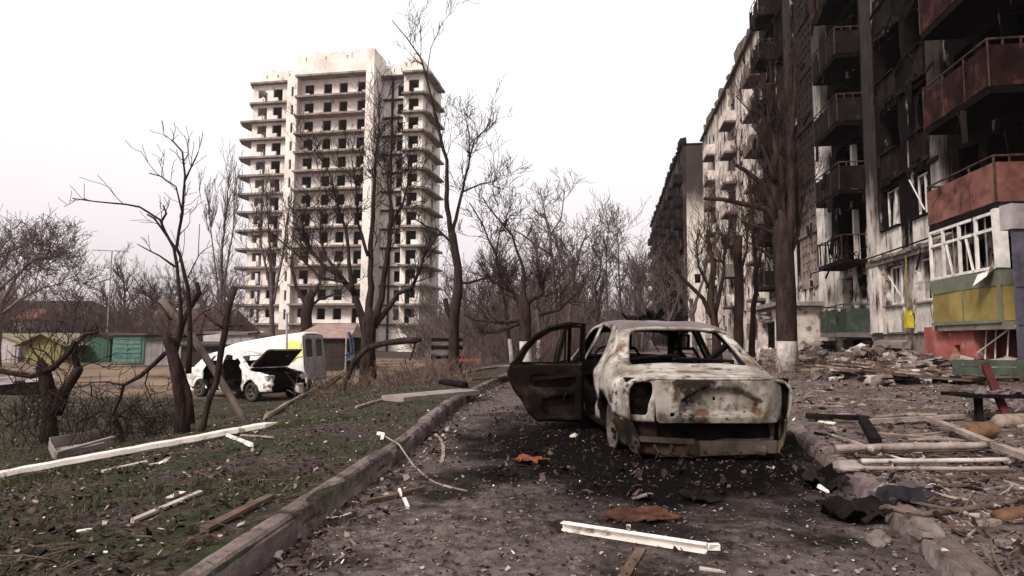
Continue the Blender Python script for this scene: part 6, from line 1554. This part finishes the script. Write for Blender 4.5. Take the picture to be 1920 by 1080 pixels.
def post(label, px, pt, pb, Y, r, m_): p = P(px, pb, Y); q = P(px, pt, Y); mb = MB(); mb.tube([(p.x, Y, gz(p.x, Y) - .1), (q.x, Y, q.z)], r, 8); mb.box((q.x, Y, q.z), (r * 2.6, r * 2.6, r)); thing_mb(mb, 'metal_post', m_, label, 'post', (p.x, Y, gz(p.x, Y)))
post('slim pale metal post standing between car wreck and van', 538, 588, 720, 20.5, .035, h_grey)
def frame_blue():
    Y = 30; p = P(648, 690, Y); T = empty('climbing_frame', 'white and blue metal frame beside the rusty roofed shed', 'frame', (p.x, Y, gz(p.x, Y))); h = P(648, 622, Y).z - T.location.z
    mb = MB(); mb.tube([(0, 0, 0), (0, 0, h)], .045, 6); mb.build('post', h_grey, T)
    mb = MB(); mb.tube([(.3, 0, 0), (.25, 0, h * .6), (.1, 0, h)], .05, 6); mb.tube([(.1, 0, h), (.3, .1, h * .8), (.42, 0, 0)], .05, 6); mb.box((.2, .0, h * .45), (.35, .05, .3), None, .05); mb.build('panel', M('blue_paint', [(.3, (.04, .05, .085)), (.7, (.10, .12, .18))], 4, bump=0), T)
frame_blue()
def wires():
    for k_, (y0_, y1_) in enumerate(((452, 456),)):
        a, b = P(900, y0_, 30), P(1130, y1_, 60); mb = MB(); mb.tube([a.lerp(b, t / 10) - Vector((0, 0, .5 * math.sin(math.pi * t / 10))) for t in range(11)], .012, 4)
        thing_mb(mb, 'power_line', K['charred'], 'thin dark wire strung between the trees left of the street end', 'wire', a)
wires()

def haze():
    m = bpy.data.materials.new('haze'); m.use_nodes = True; n = m.node_tree; n.nodes.remove(n.nodes['Principled BSDF'])
    v = n.nodes.new('ShaderNodeVolumePrincipled'); v.inputs['Color'].default_value = (.92, .86, .87, 1); v.inputs['Density'].default_value = .00028; v.inputs['Anisotropy'].default_value = .3
    n.links.new(v.outputs[0], n.nodes['Material Output'].inputs['Volume'])
    mb = MB(); mb.box((0, 430, 26), (1900, 960, 57)); tag(mb.build('haze', m), kind='stuff')
haze()

def leaning_slab(label, px, py, w_, h_, tilt, rz, mat, cat='masonry', seed=0, dy=0):
    rng = random.Random(seed); p = G(px, py); mb = MB(); n = 7; rot = Matrix.Rotation(rz, 3, 'Z') @ Matrix.Rotation(tilt, 3, 'Y')
    fr = lambda u, v, w: p + rot @ Vector((u, w, v))
    wall_holes(mb, fr, -w_ / 2, w_ / 2, -.1, h_, [(w_ * .2, w_ * .36, h_ * .62, h_ * .86)], .16, .16, .10, seed)
    top = [i for i, v in enumerate(mb.v) if (rot.transposed() @ (v - p)).z > h_ - .25]
    for i in top:
        q = mb.v[i]; mb.v[i] = q - Vector((0, 0, .28 * (.5 + noise.noise(Vector((q.x * 3, q.y * 3, seed))))))
    thing_mb(mb, 'masonry_chunk', mat, label, cat, p)
pmz = bpy.data.materials['porch_plaster']
leaning_slab('pale broken wall slab leaning beside the dark hole under the green balcony', 1578, 672, .8, 1.5, .30, .9, pmz, seed=2)
leaning_slab('tilted pale masonry chunk right of the dark hole under the green balcony', 1652, 678, 1.1, .5, -.5, .7, K['concrete'], seed=3)
leaning_slab('low pale wall fragment standing in the scrub left of the stout tree', 1438, 678, 1.0, .7, .15, .5, pmz, seed=4)
leaning_slab('cracked grey slab lying on rubble before the red base', 1700, 684, 1.3, .35, .25, .6, K['concrete'], seed=5)
